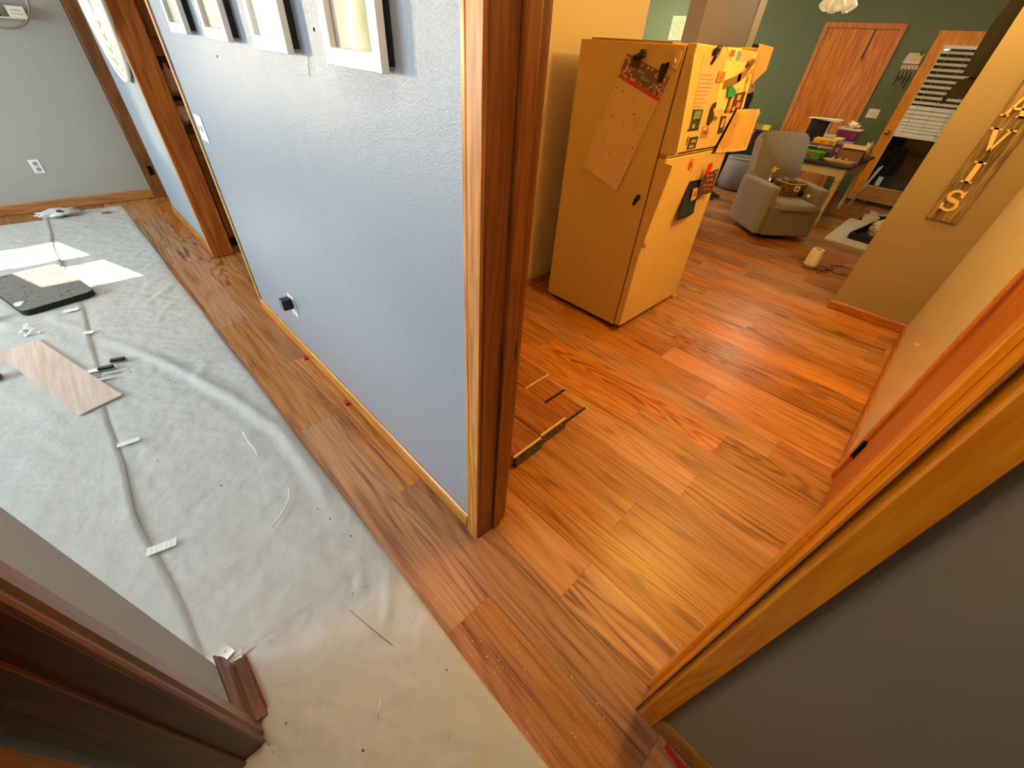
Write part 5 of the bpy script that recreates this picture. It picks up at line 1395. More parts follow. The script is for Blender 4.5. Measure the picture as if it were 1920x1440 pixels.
# ------------------------------------------------------------------ table with turned legs and its clutter
TZ = .74
TB = thing('dining_table', (-1.42, 7.63, 0), 'cream farmhouse table with a dark top and turned legs piled with crafts', 'table')
CRM = mat('cream_table_paint', (228, 206, 160), .45)
m = MB(); m.box((-.47, -.76, .712), (.47, .76, .742), bevel=.005); m.build('tabletop', mat('dark_espresso_tabletop', (40, 26, 24), .35), TB)
m = MB(); m.box((-.40, -.70, .61), (.40, -.67, .712)); m.box((-.40, .67, .61), (.40, .70, .712)); m.box((-.42, -.69, .61), (-.39, .69, .712)); m.box((.39, -.69, .61), (.42, .69, .712)); m.build('apron', CRM, TB)
for sx in (-1, 1):
    for sy in (-1, 1):
        m = MB(); cx, cy = sx * .395, sy * .675
        m.box((cx - .038, cy - .038, .58), (cx + .038, cy + .038, .712), bevel=.003)
        m.lathe((cx, cy, 0), [(.016, 0), (.024, .006), (.028, .03), (.020, .055), (.030, .065), (.030, .078), (.020, .088), (.030, .10), (.030, .11), (.022, .13), (.034, .42), (.038, .50), (.030, .52), (.040, .53), (.040, .545), (.026, .555), (.038, .565), (.038, .58)], k=20); m.build('leg', CRM, TB)
def box_thing(name, loc, dims, col, label, cat, rz=0.0, deco=None, rough=.6, bevel=.004, group=None):
    m = MB(); dx, dy, dz = dims
    m.box((-dx / 2, -dy / 2, 0), (dx / 2, dy / 2, dz), bevel=bevel)
    mats = [mat('c_%d_%d_%d' % col, col, rough)]
    if deco:
        for (u0, w0, u1, w1, c2, face) in deco:
            mats.append(mat('c_%d_%d_%d' % c2, c2, rough)); mi = len(mats) - 1
            if face == 'S': m.box((-dx / 2 + dx * u0, -dy / 2 - .0012, dz * w0), (-dx / 2 + dx * u1, -dy / 2 + .001, dz * w1), mi)
            elif face == 'E': m.box((dx / 2 - .001, -dy / 2 + dy * u0, dz * w0), (dx / 2 + .0012, -dy / 2 + dy * u1, dz * w1), mi)
            else: m.box((-dx / 2 + dx * u0, -dy / 2 + dy * w0, dz - .001), (-dx / 2 + dx * u1, -dy / 2 + dy * w1, dz + .0012), mi)
    o = m.build(name, mats); o.location = loc; o.rotation_euler = (0, 0, rz)
    return tag(o, label, cat, group)
T0 = TZ + .002
def bin_(loc, dims, col, label, rz=0.0, lid=None, inner=None, icol=(120, 170, 40)):
    t = thing('storage_bin', loc, label, 'bin', rz)
    dx, dy, dz = dims; m = MB(); w_ = .004
    k = .92
    A = [(-dx / 2 * k, -dy / 2 * k), (dx / 2 * k, -dy / 2 * k), (dx / 2 * k, dy / 2 * k), (-dx / 2 * k, dy / 2 * k)]; B = [(p[0] / k, p[1] / k) for p in A]
    va = [m.bm.verts.new((p[0], p[1], 0)) for p in A]; vb = [m.bm.verts.new((p[0], p[1], dz)) for p in B]
    m.bm.faces.new(va[::-1])
    for i in range(4): m.bm.faces.new((va[i], va[(i + 1) % 4], vb[(i + 1) % 4], vb[i]))
    bmesh.ops.solidify(m.bm, geom=m.bm.faces[:], thickness=.002)
    m.build('bin_body', pane_mat('bin_%d_%d_%d' % tuple(int(v) for v in col), tuple(v / 255 for v in col) + (1,), .3, .15), t)
    m = MB(); n = 4
    for (p, q) in zip(B, B[1:] + B[:1]): m.tube([(p[0], p[1], dz), (q[0], q[1], dz)], .006, k=6)
    m.build('rim', mat('pale_bin_rim', (206, 208, 206), .3), t)
    if inner:
        m = MB(); m.box((-dx * .42, -dy * .42, .004), (dx * .42, dy * .42, dz * inner), bevel=.01); m.build('contents', mat('bin_contents_%d_%d_%d' % icol, icol, .6, var=.3, vscale=30), t)
    if lid:
        m = MB(); m.box((-dx / 2 - .01, -dy / 2 - .01, dz + .004), (dx / 2 + .01, dy / 2 + .01, dz + .014), bevel=.004); m.build('lid', mat('lid_%d_%d_%d' % lid, lid, .3), t)
bin_((-1.52, 7.18, T0), (.44, .26, .14), (214, 222, 214), 'clear plastic bin filled with bright green craft packs on the near table edge', inner=.62, icol=(110, 178, 30))
box_thing('craft_box', (-1.50, 7.02, T0), (.28, .05, .085), (84, 150, 34), 'green craft box with a red and white label standing before the clear bin', 'box', 0, [(.05, .35, .75, .75, (206, 92, 60), 'S'), (.15, .42, .65, .52, (240, 230, 220), 'S')])
m = MB(); m.box((-.12, -.07, 0), (.12, .07, .018), bevel=.003); o = m.build('craft_pack', mat('pink_stripe_pack', (196, 100, 116), .5, var=.3, vscale=20)); o.location = (-1.45, 7.22, T0 + .148); tag(o, 'pink striped pack resting on the clear green bin', 'pack')
box_thing('puzzle_box', (-1.42, 7.24, T0 + .168), (.26, .20, .052), (246, 170, 44), 'yellow-orange game box lying on top of the pink pack', 'box', .05, [(.70, .2, .92, .8, (150, 160, 60), 'S'), (.3, .35, .55, .55, (200, 90, 50), 'S')])
box_thing('card_box', (-1.42, 7.36, T0 + .222), (.13, .10, .035), (160, 190, 186), 'small pale teal box on top of the orange game box', 'box', .1)
box_thing('yellow_pack', (-1.30, 7.36, T0 + .222), (.09, .10, .022), (236, 206, 96), 'small pale yellow pack beside the teal box', 'pack', -.1)
bin_((-1.30, 7.72, T0 + .20), (.26, .22, .115), (206, 206, 240), 'translucent lilac tub packed with magenta yarn at the back of the table', lid=(226, 206, 196), inner=.9, icol=(190, 40, 150))
box_thing('plastic_tub', (-1.30, 7.72, T0), (.25, .21, .195), (150, 160, 196), 'blue-grey stacked tub underneath the lilac tub', 'tub', 0, [(.1, .2, .5, .8, (196, 206, 226), 'S'), (.6, .2, .9, .7, (110, 70, 140), 'S')])
m = MB(); rn = random.Random(8)
m.ball((0, 0, .03), .05, sub=3, sx=1.5, sz=.8, jit=.9); o = m.build('tissue_paper', mat('cream_tissue', (238, 208, 176), .6)); o.location = (-1.30, 7.76, T0 + .33); tag(o, 'crumpled cream tissue on the lid of the lilac tub', 'tissue')
box_thing('purple_pack', (-1.285, 7.44, T0), (.09, .14, .165), (128, 66, 128), 'dark purple craft pack squeezed between bins and the cardboard box', 'pack', .2, [(.2, .5, .7, .8, (206, 160, 190), 'S')])
t = thing('cardboard_box', (-1.10, 7.40, T0), 'open tan cardboard box with a folded flap at the right of the table', 'box', .08)
m = MB(); m.box((-.13, -.15, 0), (.13, .15, .14)); m.bm.faces.ensure_lookup_table(); m.build('carton', mat('brown_cardboard', (150, 104, 66), .75), t)
m = MB(); m.prism([(-.13, 0), (.13, 0), (.10, .15), (-.10, .15)], (0, -.16, .158), (1, 0, 0), (0, 1, .12), (0, 0, 1), .004); m.prism([(-.14, 0), (.14, 0), (.14, .17), (-.14, .17)], (0, -.01, .142), (1, 0, 0), (0, 1, .18), (0, 0, 1), .004); m.build('flap', mat('light_cardboard', (220, 172, 106), .75), t)
for k in range(3):
    box_thing('wood_tray', (-1.15 + .025 * k, 6.99 + .01 * (2 - k), T0 + .014 * (2 - k)), (.30, .13, .012), [(206, 160, 104), (172, 122, 78), (120, 82, 54)][k], ['pale wooden craft board topmost in the small stack at the table corner', 'mid-brown wooden craft board in the middle of the corner stack', 'dark brown wooden craft board lowest in the corner stack'][k], 'board', -.06 * k, group='wooden craft boards at the table corner')
for k, (x, y) in enumerate(((-1.20, 6.99), (-1.13, 7.0), (-1.06, 6.99))):
    m = MB(); m.lathe((0, 0, 0), [(.018, 0), (.022, .006), (.020, .012), (.008, .018), (.012, .03), (.001, .036)], k=14); o = m.build('wooden_peg', mat('peach_wood', (222, 160, 108), .6)); o.location = (x, y, T0 + .0405)
    tag(o, 'small peach wooden peg standing on the corner craft boards', 'peg', 'wooden pegs on the craft boards')
m = MB(); rn = random.Random(6); m.ball((0, 0, .10), .075, sub=3, sx=.6, sy=1.2, sz=1.4, jit=.7)
for v in m.bm.verts: v.co += Vector((rn.uniform(-1, 1), rn.uniform(-1, 1), rn.uniform(-1, 1))) * .006
o = m.build('plastic_bag', [mat('milky_bag', (214, 190, 178), .2, spec=.8)]); o.location = (-.99, 7.66, T0); tag(o, 'crumpled see-through bag at the right edge of the craft table', 'bag')
m = MB(); m.ball((0, 0, .045), .05, sub=3, sx=.7, sy=1.1, sz=.9, jit=.5); o = m.build('yarn_bundle', mat('crimson_yarn', (150, 34, 50), .9, bump=.8, bscale=90)); o.location = (-.99, 7.45, T0); tag(o, 'crimson red bundle at the right table edge below the clear bag', 'bundle')
box_thing('paper_pile', (-1.02, 7.12, T0), (.06, .16, .03), (196, 176, 180), 'small pile of pinkish papers hanging over the table corner', 'papers', -.2)
# monitor-like black board with papers on top
t = thing('display_screen', (-1.67, 7.64, T0), 'black square screen standing at the back of the craft table', 'screen', .0)
m = MB(); m.box((-.125, -.02, .02), (.125, .02, .385), bevel=.008, M=Matrix.Rotation(-.05, 4, 'X')); m.build('screen_panel', BLACK, t)
m = MB(); m.box((.126, -.06, .0), (.145, .02, .37), bevel=.003); m.box((-.13, -.05, 0), (.13, .05, .02), bevel=.004); m.build('side_stand', mat('light_grey_stand', (206, 204, 204), .4), t)
for k in range(3):
    m = MB(); m.box((-.18, -.11, 0), (.18, .11, .005)); 
    for v in m.bm.verts: v.co.z += .03 * max(0, -v.co.x - .05) * (k == 2)
    o = m.build('paper_sheet', mat('white_paper', (238, 226, 214), .7)); o.location = (-1.64 + .02 * k, 7.64, T0 + .388 + .006 * k); o.rotation_euler = (0, .03 * (1 - k), .15 * k)
    tag(o, ['lowest white sheet of the papers on the black screen', 'middle white sheet of the papers on the black screen', 'top white sheet with a raised corner on the black screen'][k], 'paper', 'papers on the black screen')
m = MB(); rn = random.Random(14)
m.ball((0, 0, .03), .09, sub=3, sx=1.6, sz=.35, jit=.9); o = m.build('paper_heap', mat('greyish_papers', (206, 190, 182), .7, var=.3, vscale=30)); o.location = (-1.80, 7.35, T0); tag(o, 'loose heap of whitish papers behind the armchair back', 'papers')
m = MB(); m.ball((0, 0, .04), .05, sub=3, sx=1.4, sz=.6, jit=.6); o = m.build('dark_pouch', mat('dark_purple_pouch', (66, 50, 84), .7)); o.location = (-1.55, 7.40, T0 ); tag(o, 'dark purple pouch between the papers and the orange game box', 'pouch')
# crate and folded frame under the table
box_thing('wood_crate', (-1.12, 7.78, 0), (.12, .34, .30), (124, 86, 52), 'brown wooden crate panel under the craft table', 'crate', .1, [(.15, .1, .85, .9, (160, 112, 70), 'E')])
t = thing('folding_stool', (-.86, 8.42, 0), 'white folding metal stand beneath the far right of the craft table', 'stand')
m = MB()
for dy in (0, .22): m.tube([(-.10, dy, .0), (.03, dy, .62)], .010)
m.tube([(-.10, 0, .012), (-.10, .22, .012)], .008); m.build('leg_frame', mat('white_enamel_tube', (226, 222, 222), .35), t)
m = MB(); m.tube([(.03, 0, .18), (.09, .0, .17), (.11, .0, .08), (.09, .02, .004)], .007); m.build('curved_arm', mat('dull_grey_tube', (116, 108, 112), .4, metal=.5), t)

# ------------------------------------------------------------------ board, tray and cloths on the dining floor
m = MB(); m.prism([(0, 0), (.95, -.05), (.95, 1.36), (0, 1.42)], (-.775, 6.45, .001), (1, 0, 0), (0, 1, 0), (0, 0, 1), .020, bevel=.003); m.box((-.60, 6.5, .0212), (-.597, 7.8, .0216), 1)
tag(m.build('white_board', [mat('off_white_panel', (226, 214, 196), .5), mat('panel_crease', (176, 160, 140), .6)]), 'large off-white panel lying flat on the dining room floor', 'panel')
t = thing('tray', (-.26, 7.12, .022), 'black rectangular tray on the off-white floor panel', 'tray', -.12)
m = MB(); m.box((-.26, -.42, 0), (.26, .42, .006)); m.box((-.27, -.43, 0), (-.25, .43, .075), bevel=.004); m.box((.25, -.43, 0), (.27, .43, .075), bevel=.004); m.box((-.27, -.43, 0), (.27, -.41, .075), bevel=.004); m.box((-.27, .41, 0), (.27, .43, .075), bevel=.004); m.build('tray_body', BLACK, t)
m = MB(); rn = random.Random(21)
for i in range(7): m.ball((-.28 + rn.uniform(-.10, .18), 7.1 + rn.uniform(-.24, .28), .10 + rn.uniform(0, .05)), rn.uniform(.07, .12), sub=3, sz=.6, jit=.7)
tag(m.build('cloth_bundle', mat('cream_towel', (226, 204, 164), .9, bump=.6, bscale=60)), 'crumpled cream towels heaped in the black tray', 'towel')
for k in range(3):
    m = MB(); m.box((-.035, -.008, 0), (.035, .008, .012), bevel=.003); o = m.build('black_clip', BLACK); o.location = (-.36 + .09 * k, 6.92 + .13 * k, .185 - .0 * k); o.rotation_euler = (.2, 0, .5 + .3 * k)
    tag(o, 'short black strap piece on the cream towels in the tray', 'strap', 'black strap pieces on the towels')
m = MB(); m.lathe((0, 0, 0), [(.075, 0), (.085, .01), (.10, .10), (.092, .10), (.078, .015), (.001, .014)], k=28); o = m.build('bowl', mat('cream_ceramic', (222, 206, 170), .35)); o.location = (-.545, 7.88, .002); tag(o, 'cream round bowl behind the off-white floor panel', 'bowl')
box_thing('tissue_box', (-.50, 8.34, 0), (.26, .16, .07), (222, 222, 230), 'small white and blue box on the floor past the tray', 'box', .1, [(.3, .3, .7, .7, (70, 84, 130), 'T')])
m = MB(); m.ball((0, 0, .05), .10, sub=3, sx=1.6, sz=.5, jit=.8); o = m.build('cloth_bundle', mat('navy_black_cloth', (30, 30, 42), .85)); o.location = (-.30, 8.06, .0); tag(o, 'dark navy crumpled cloth on the floor behind the tray', 'cloth')
m = MB(); m.box((-.03, -.02, 0), (.03, .02, .03), bevel=.004); o = m.build('wood_block', mat('red_brown_block', (110, 52, 40), .5)); o.location = (-.66, 7.97, 0); tag(o, 'small red-brown block left of the cream bowl', 'block')

# ------------------------------------------------------------------ on the green wall
def blinds():
    t = thing('window_blind', (-.69, 9.16, 2.0), 'white horizontal slat blind covering the upper half of the glass door', 'blind')
    WB = mat('white_blind_slat', (246, 244, 236), .45)
    m = MB(); m.box((-.285, -.015, -.02), (.285, .02, .012), bevel=.003); m.build('head_rail', WB, t)
    z = -.06; k = 0
    while z > -1.01:
        gap = .062 if z > -.62 else .050 if z > -.80 else .040
        m = MB(); m.box((-.283, -.027, -.0015), (.283, .027, .0015)); tilt = .55 if z > -.62 else 1.0
        M2 = Matrix.Translation((0, 0, z)) @ Matrix.Rotation(tilt, 4, 'X')
        for v in m.bm.verts: v.co = M2 @ v.co
        m.build('slat', WB, t); z -= gap
    m = MB(); m.box((-.285, -.014, -1.045), (.285, .014, -1.005), bevel=.004); m.build('bottom_rail', WB, t)
    for x in (-.20, .0, .20):
        m = MB(); m.tube([(x, -.020, -.02), (x, -.020, -1.02)], .002, k=5); m.build('ladder_cord', mat('blind_cord', (206, 204, 192), .6), t)
blinds()
t = thing('key_shelf', (-1.235, 9.2, 1.74), 'small white wall shelf with a row of hooks between the two doors', 'shelf')
m = MB(); m.prism([(0, .0), (-.012, 0), (-.012, .045), (-.11, .06), (-.11, .075), (-.012, .18), (0, .18)], (-.095, 0, 0), (0, 1, 0), (0, 0, 1), (1, 0, 0), .19, bevel=.002); m.build('shelf_body', mat('cream_white_shelf', (238, 222, 206), .45), t)
for k in range(4):
    x = -.07 + .045 * k
    m = MB(); m.tube([(x, -.013, .03), (x, -.03, .022), (x, -.034, .010), (x, -.030, .002)], .004); m.build('hook', IRON, t)
m = MB(); m.box((-.02, -.085, .078), (.05, -.03, .14), bevel=.004); o = m.build('card_holder', mat('gold_holder', (196, 156, 84), .4, metal=.4)); o.location = (-1.20, 9.2, 1.74 + .012); tag(o, 'gold ribbed box on the white key shelf', 'box')
m = MB()
for k in range(7): m.tube([(0, 0, 0), (rnd.uniform(-.02, .03), rnd.uniform(-.02, .01), .03 + .004 * k)], [.002, .006], k=5)
o = m.build('plant_sprig', mat('leaf_green', (92, 124, 46), .6)); o.location = (-1.18, 9.15, 1.892); tag(o, 'tiny green sprig sticking out of the gold box', 'plant')
for k in range(4):
    t = thing('key_ring', (-1.305 + .045 * k, 9.166, 1.735), ['leftmost bunch of keys on the shelf hooks', 'second bunch of keys from the left on the shelf hooks', 'third bunch of keys from the left on the shelf hooks', 'bunch of keys nearest the glass door'][k], 'keys', group='keys on the hook shelf')
    m = MB(); m.tube([(.010 * math.cos(a * PI / 6), 0, -.008 + .010 * math.sin(a * PI / 6)) for a in range(12)], .0015, k=5, closed=True); m.build('ring', STEEL, t)
    m = MB(); L_ = (.17, .11, .15, .20)[k]; m.box((-.014, -.006, -.018 - L_), (.002, 0, -.018), bevel=.002); m.build('lanyard', mat('olive_black_strap', (44, 42, 34), .7), t)
    m = MB(); m.box((.004, -.004, -.075), (.016, -.001, -.018), bevel=.001); m.lathe((.010, -.0025, -.09), [(.001, 0), (.012, .0005), (.012, .0025), (.001, .003)], k=14, axis=(0, 1, 0)); m.build('key', mat('dull_brass_key', (150, 136, 96), .35, metal=.8), t)
t = thing('light_switch', (-1.372, 9.2, 1.192), 'white double switch plate on the green wall beside the brown door', 'light switch')
m = MB(); m.box((-.075, -.006, -.058), (.075, 0, .058), bevel=.003); m.build('wall_plate', mat('cream_plate', (236, 222, 200), .4), t)
for dx in (-.025, .025):
    m = MB(); m.box((dx - .005, -.014, -.012), (dx + .005, -.006, .012), bevel=.002); m.build('toggle', mat('cream_plate', (236, 222, 200), .4), t)
m = MB(); m.box((-.011, -.004, -.34), (.011, 0, .0), bevel=.001); m.box((-.011, -.004, 0), (.011, .025, .003)); o = m.build('over_door_hook', mat('dark_metal_strap', (44, 22, 16), .4)); o.location = (-1.867, 9.186, 2.155); tag(o, 'dark narrow strap hook hanging over the top of the brown door', 'door hook')
m = MB(); m.box((-.05, -.006, 0), (.015, 0, .13)); o = m.build('paper_note', mat('pale_blue_paper', (196, 216, 226), .6)); o.location = (-.80, 9.186, .285); tag(o, 'pale blue paper scrap stuck at the bottom of the door glass', 'paper')
t = thing('wall_art', (-4.99, 9.2, 2.09), 'cream panel with brown vertical script lines on the distant green wall', 'wall art')
m = MB(); m.box((-.16, -.02, -.17), (.16, 0, .17), bevel=.003); m.build('canvas', mat('cream_canvas', (232, 220, 172), .6), t)
m = MB(); rn = random.Random(31)
for c in range(6):
    x = -.13 + .05 * c
    m.tube([(x + rn.uniform(-.004, .004), -.022, -.15 + .03 * i) for i in range(11)], [rn.uniform(.002, .006) for _ in range(11)], k=5)
m.build('script_lines', mat('brown_script', (136, 116, 66), .7), t)
# ceiling fan light shades above the dining area
t = thing('ceiling_fan_light', (-1.77, 6.5, CZ), 'three white tulip glass shades of the ceiling fixture', 'ceiling light')
m = MB(); m.lathe((0, 0, 0), [(.07, 0), (.07, -.03), (.02, -.05), (.02, -.24), (.06, -.25), (.06, -.28), (.01, -.29)], k=24); m.build('canopy', mat('aged_bronze', (70, 50, 34), .4, metal=.7), t)
for k, a in enumerate((-2.3, -1.2, -.1, 1.0, 2.1)):
    d = Vector((math.cos(a), math.sin(a), 0)); c = d * .07 + Vector((0, 0, -.27)); ax = (d * .75 + Vector((0, 0, -1))).normalized()
    m = MB(); m.lathe(c, [(.016, 0), (.022, .01), (.040, .05), (.052, .10), (.050, .135), (.046, .135), (.047, .10), (.036, .05), (.001, .02)], k=20, axis=ax)
    m.build('glass_shade', mat('frosted_white_glass', (238, 230, 206), .3, emit=(255, 236, 196), estr=.22), t)

# ------------------------------------------------------------------ nursery things beyond the refrigerator
t = thing('cardboard_packet', (-2.72, 8.55, .83), 'tan and yellow long box on top of the black fabric chest near the green wall', 'box')
m = MB(); m.box((-.17, -.06, 0), (.08, .06, .075), bevel=.003); m.build('tan_part', mat('tan_cardboard', (176, 128, 68), .7), t)
m = MB(); m.box((.08, -.06, 0), (.19, .06, .075), bevel=.003); m.build('yellow_end', mat('bright_yellow_card', (240, 226, 60), .6), t)
t = thing('storage_chest', (-2.72, 8.55, 0), 'tall black fabric storage chest standing against the green wall', 'trunk')
m = MB(); m.box((-.24, -.2, 0), (.24, .2, .80), bevel=.02, seg=3); m.build('chest_body', mat('black_fabric', (24, 22, 24), .8), t)
m = MB(); m.box((-.245, -.205, .80), (.245, .205, .828), bevel=.01); m.build('lid', mat('black_lid', (34, 32, 34), .6), t)
GF = mat('grey_melange_fabric', (134, 132, 134), .9, var=.12, vscale=50, bump=.5, bscale=300)
t = thing('baby_rocker', (-2.93, 8.02, 0), 'grey padded baby rocker with a dark curved shell standing on its edge', 'baby seat', .35)
m = MB(); T = Matrix.Translation((0, 0, .245)) @ Matrix.Rotation(.42, 4, 'Y')
m.lathe((0, 0, 0), [(.001, -.03), (.18, -.03), (.235, -.01), (.245, .03), (.235, .06), (.20, .05)], k=36, axis=(1, 0, 0))
for v in m.bm.verts: v.co = T @ v.co
m.build('padded_rim', GF, t)
m = MB(); m.lathe((0, 0, 0), [(.001, .062), (.17, .058), (.205, .05), (.20, .068), (.001, .072)], k=36, axis=(1, 0, 0))
for v in m.bm.verts: v.co = T @ v.co
m.build('shell', mat('dark_taupe_shell', (70, 58, 50), .6), t)
t = thing('floor_pouf', (-2.58, 8.02, 0), 'round mottled grey pouf with a dished top beside the baby rocker', 'pouf')
m = MB(); m.lathe((.0, 0, 0), [(.12, 0), (.27, .02), (.31, .16), (.30, .36), (.22, .47), (.13, .44), (.001, .38)], k=36); m.build('pouf_body', GF, t)
m = MB(); m.tube([(.225 * math.cos(a * PI / 18), .225 * math.sin(a * PI / 18), .468) for a in range(36)], .012, k=8, closed=True); m.build('piping', mat('pale_grey_piping', (170, 168, 168), .8), t)
m = MB(); m.box((-.14, -.06, 0), (.12, .06, .12), bevel=.01); o = m.build('black_case', BLACK); o.location = (-3.10, 8.42, .42); tag(o, 'black case sticking out past the refrigerator edge at mid height', 'case')

# ------------------------------------------------------------------ person standing beyond the refrigerator
def person():
    px, py = -2.62, 6.98
    t = thing('person', (px, py, 0), 'person in a black top and dark sneakers mostly hidden behind the refrigerator, holding papers', 'person')
    SK = mat('skin', (214, 150, 118), .5)
    bm = bmesh.new()
    V = {}; rad = {}
    def vtx(n, co, r):
        V[n] = bm.verts.new(co); rad[n] = r
    # facing +X, left side +Y
    vtx('pel', (0, 0, .96), (.12, .15)); vtx('sp1', (.01, 0, 1.12), (.115, .14)); vtx('sp2', (.02, 0, 1.30), (.125, .17)); vtx('sp3', (.0, 0, 1.45), (.10, .15)); vtx('nk', (.01, 0, 1.55), (.055, .055)); vtx('hd0', (.025, 0, 1.61), (.055, .055))
    for s, k in ((1, 'l'), (-1, 'r')):
        vtx(k + 'sh', (0, s * .17, 1.44), (.062, .06)); vtx(k + 'el', (.03, s * .23, 1.16), (.045, .045)); vtx(k + 'wr', (.21, s * .16, .98), (.030, .030)); 
        vtx(k + 'hp', (0, s * .09, .90), (.10, .085)); vtx(k + 'kn', (.02, s * .10, .50), (.060, .060)); vtx(k + 'an', (-.02, s * .11, .10), (.040, .040))
    E = [('pel', 'sp1'), ('sp1', 'sp2'), ('sp2', 'sp3'), ('sp3', 'nk'), ('nk', 'hd0')]
    for k in 'lr': E += [('sp3', k + 'sh'), (k + 'sh', k + 'el'), (k + 'el', k + 'wr'), ('pel', k + 'hp'), (k + 'hp', k + 'kn'), (k + 'kn', k + 'an')]
    for a, b in E: bm.edges.new((V[a], V[b]))
    bm.verts.index_update()
    names = list(V); me = bpy.data.meshes.new('body'); bm.to_mesh(me); bm.free()
    o = bpy.data.objects.new('body', me); COL.objects.link(o); o.parent = t; me.materials.append(SK)
    sk = o.modifiers.new('skin', 'SKIN'); sk.use_smooth_shade = True
    for i, n in enumerate(names):
        me.skin_vertices[0].data[i].radius = rad[n]
        if n == 'pel': me.skin_vertices[0].data[i].use_root = True
    ss = o.modifiers.new('sub', 'SUBSURF'); ss.levels = 2; ss.render_levels = 2
    # head with face
    m = MB(); m.ball((.035, 0, 1.695), .105, sub=4, sx=.92, sy=.76, sz=1.15)
    for v in m.bm.verts:
        q = v.co - Vector((.035, 0, 1.695))
        if q.x > .04:
            v.co.x += .028 * math.exp(-((q.y / .016) ** 2)) * math.exp(-(((q.z + .012) / .026) ** 2))      # nose
            v.co.x += .010 * math.exp(-((q.y / .03) ** 2)) * math.exp(-(((q.z + .062) / .014) ** 2))       # lips
            v.co.x -= .010 * math.exp(-(((abs(q.y) - .032) / .014) ** 2)) * math.exp(-(((q.z - .014) / .014) ** 2))  # eye sockets
        if q.z < -.06: v.co.y *= .86
    h = m.build('head', SK, t)
    for s in (1, -1):
        m = MB(); m.ball((.035 + .083, s * .031, 1.708), .012, sub=2); m.build('eye', mat('eye_white', (230, 226, 220), .2), h)
        m = MB(); m.ball((.02, s * .083, 1.695), .022, sub=2, sx=.7, sy=.35, sz=1.3); m.build('ear', SK, h)
    m = MB(); m.ball((.015, 0, 1.735), .122, sub=4, sx=1.0, sy=.86, sz=.92, jit=.35)
    for v in list(m.bm.verts):
        if v.co.x > .09 and v.co.z < 1.75: v.co.x = .07
        if v.co.z < 1.66 : v.co.z = 1.66 + (v.co.z - 1.66) * .2
    m.build('hair', mat('dark_brown_curly_hair', (44, 28, 20), .8, bump=1, bscale=60), t)
    # clothing: torso and sleeves, trousers, shoes
    BK = mat('black_knit_top', (14, 14, 16), .85, bump=.4, bscale=120)
    m = MB(); rings = []
    for z, rx, ry, cx in ((.90, .130, .175, 0), (1.0, .135, .170, .0), (1.15, .135, .165, .015), (1.30, .145, .195, .02), (1.42, .120, .205, .0), (1.50, .080, .11, .0), (1.545, .064, .068, .01)):
        rings.append([m.bm.verts.new((cx + rx * math.cos(2 * PI * i / 28), ry * math.sin(2 * PI * i / 28), z)) for i in range(28)])
    m.skin(rings)
    for s in (1, -1): m.tube([(0, s * .15, 1.455), (.005, s * .195, 1.40), (.02, s * .225, 1.28), (.03, s * .235, 1.16), (.10, s * .215, 1.09), (.17, s * .185, 1.02)], [.066, .070, .062, .056, .048, .042], k=16)
    m.build('black_top', BK, t)
    DN = mat('dark_jeans', (34, 38, 52), .85)
    m = MB()
    for s in (1, -1): m.tube([(0, s * .085, .98), (.0, s * .095, .86), (.02, s * .10, .50), (.0, s * .11, .28), (-.02, s * .11, .085)], [.112, .108, .075, .068, .062], k=18)
    m.build('trousers', DN, t)
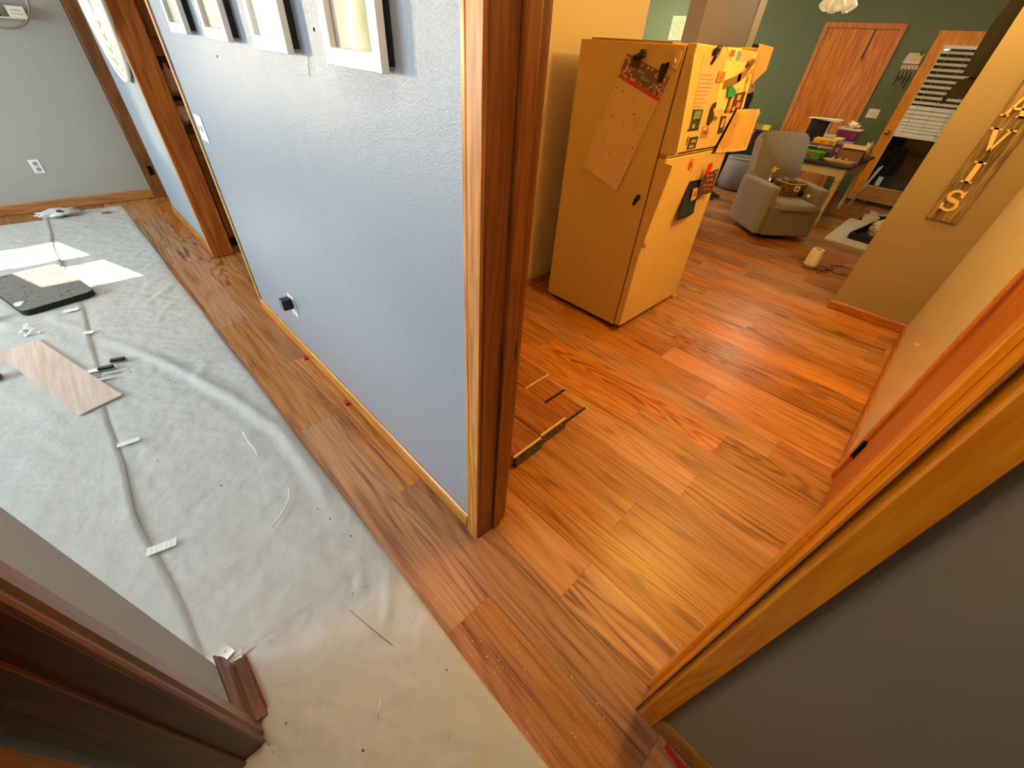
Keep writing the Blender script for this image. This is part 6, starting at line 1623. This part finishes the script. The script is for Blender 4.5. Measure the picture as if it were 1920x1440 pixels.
    for s in (1, -1):
        m = MB(); rings = []
        for x, w_, h_ in ((-.075, .026, .06), (-.06, .038, .085), (.0, .042, .095), (.06, .044, .075), (.13, .048, .055), (.17, .040, .042), (.19, .018, .026)):
            rings.append([m.bm.verts.new((x, s * .11 + w_ * math.cos(a * PI / 8), max(.012, h_ * .5 + h_ * .55 * math.sin(a * PI / 8)))) for a in range(16)])
        m.skin(rings); sh = m.build('shoe', mat('navy_sneaker', (30, 36, 52), .6), t)
        m = MB(); rings = []
        for x, w_ in ((-.08, .024), (-.06, .042), (.0, .045), (.13, .052), (.18, .042), (.20, .018)):
            rings.append([m.bm.verts.new((x, s * .11 + w_ * math.cos(a * PI / 6), .010 + .009 * math.sin(a * PI / 6))) for a in range(12)])
        m.skin(rings); m.build('sole', mat('grey_sole', (150, 146, 142), .6), sh)
    # hands: palm, four fingers, thumb, curled round what they hold
    for s in (1, -1):
        w0 = Vector((.205, s * .165, .985)); d = Vector((.86, -s * .2, -.47)).normalized(); side = Vector((0, 0, 1)).cross(d).normalized() * s; nrm = d.cross(side).normalized()
        m = MB(); m.tube([w0, w0 + d * .03, w0 + d * .085], [.026, .034, .038], k=14); hb = m.build('hand', SK, t)
        for i, (L_, off) in enumerate(((.068, -.028), (.076, -.010), (.072, .009), (.056, .026))):
            b0 = w0 + d * .078 + side * off; cu = Vector((-.2, -s * .5, -.6))
            m = MB(); m.tube([b0, b0 + d * L_ * .45, b0 + d * L_ * .7 + cu * L_ * .22, b0 + d * L_ * .72 + cu * L_ * .55], [.0095, .009, .0085, .006], k=10); m.build('finger', SK, hb)
        b0 = w0 + d * .03 - side * .03
        m = MB(); m.tube([b0, b0 + d * .03 - side * .022, b0 + d * .062 - side * .020], [.012, .0105, .007], k=10); m.build('thumb', SK, hb)
person()
m = MB(); m.box((-.03, -.09, 0), (.0, .09, .20), bevel=.001, M=Matrix.Rotation(.2, 4, 'Y')); o = m.build('paper_sheets', mat('white_paper', (238, 226, 214), .7)); o.location = (-2.31, 6.90, .955); tag(o, 'white papers held upright in the hand of the person behind the refrigerator', 'papers')
m = MB(); m.box((-.06, -.07, 0), (.07, .07, .16), bevel=.02, seg=3); m.box((-.02, -.0715, .03), (.06, -.070, .13), 1); o = m.build('craft_bag', [mat('magenta_bag', (170, 60, 130), .5), mat('lilac_print', (214, 170, 220), .5)]); o.location = (-2.33, 6.93, .76); tag(o, 'small magenta and lilac bag hanging from the person\'s hand', 'bag')
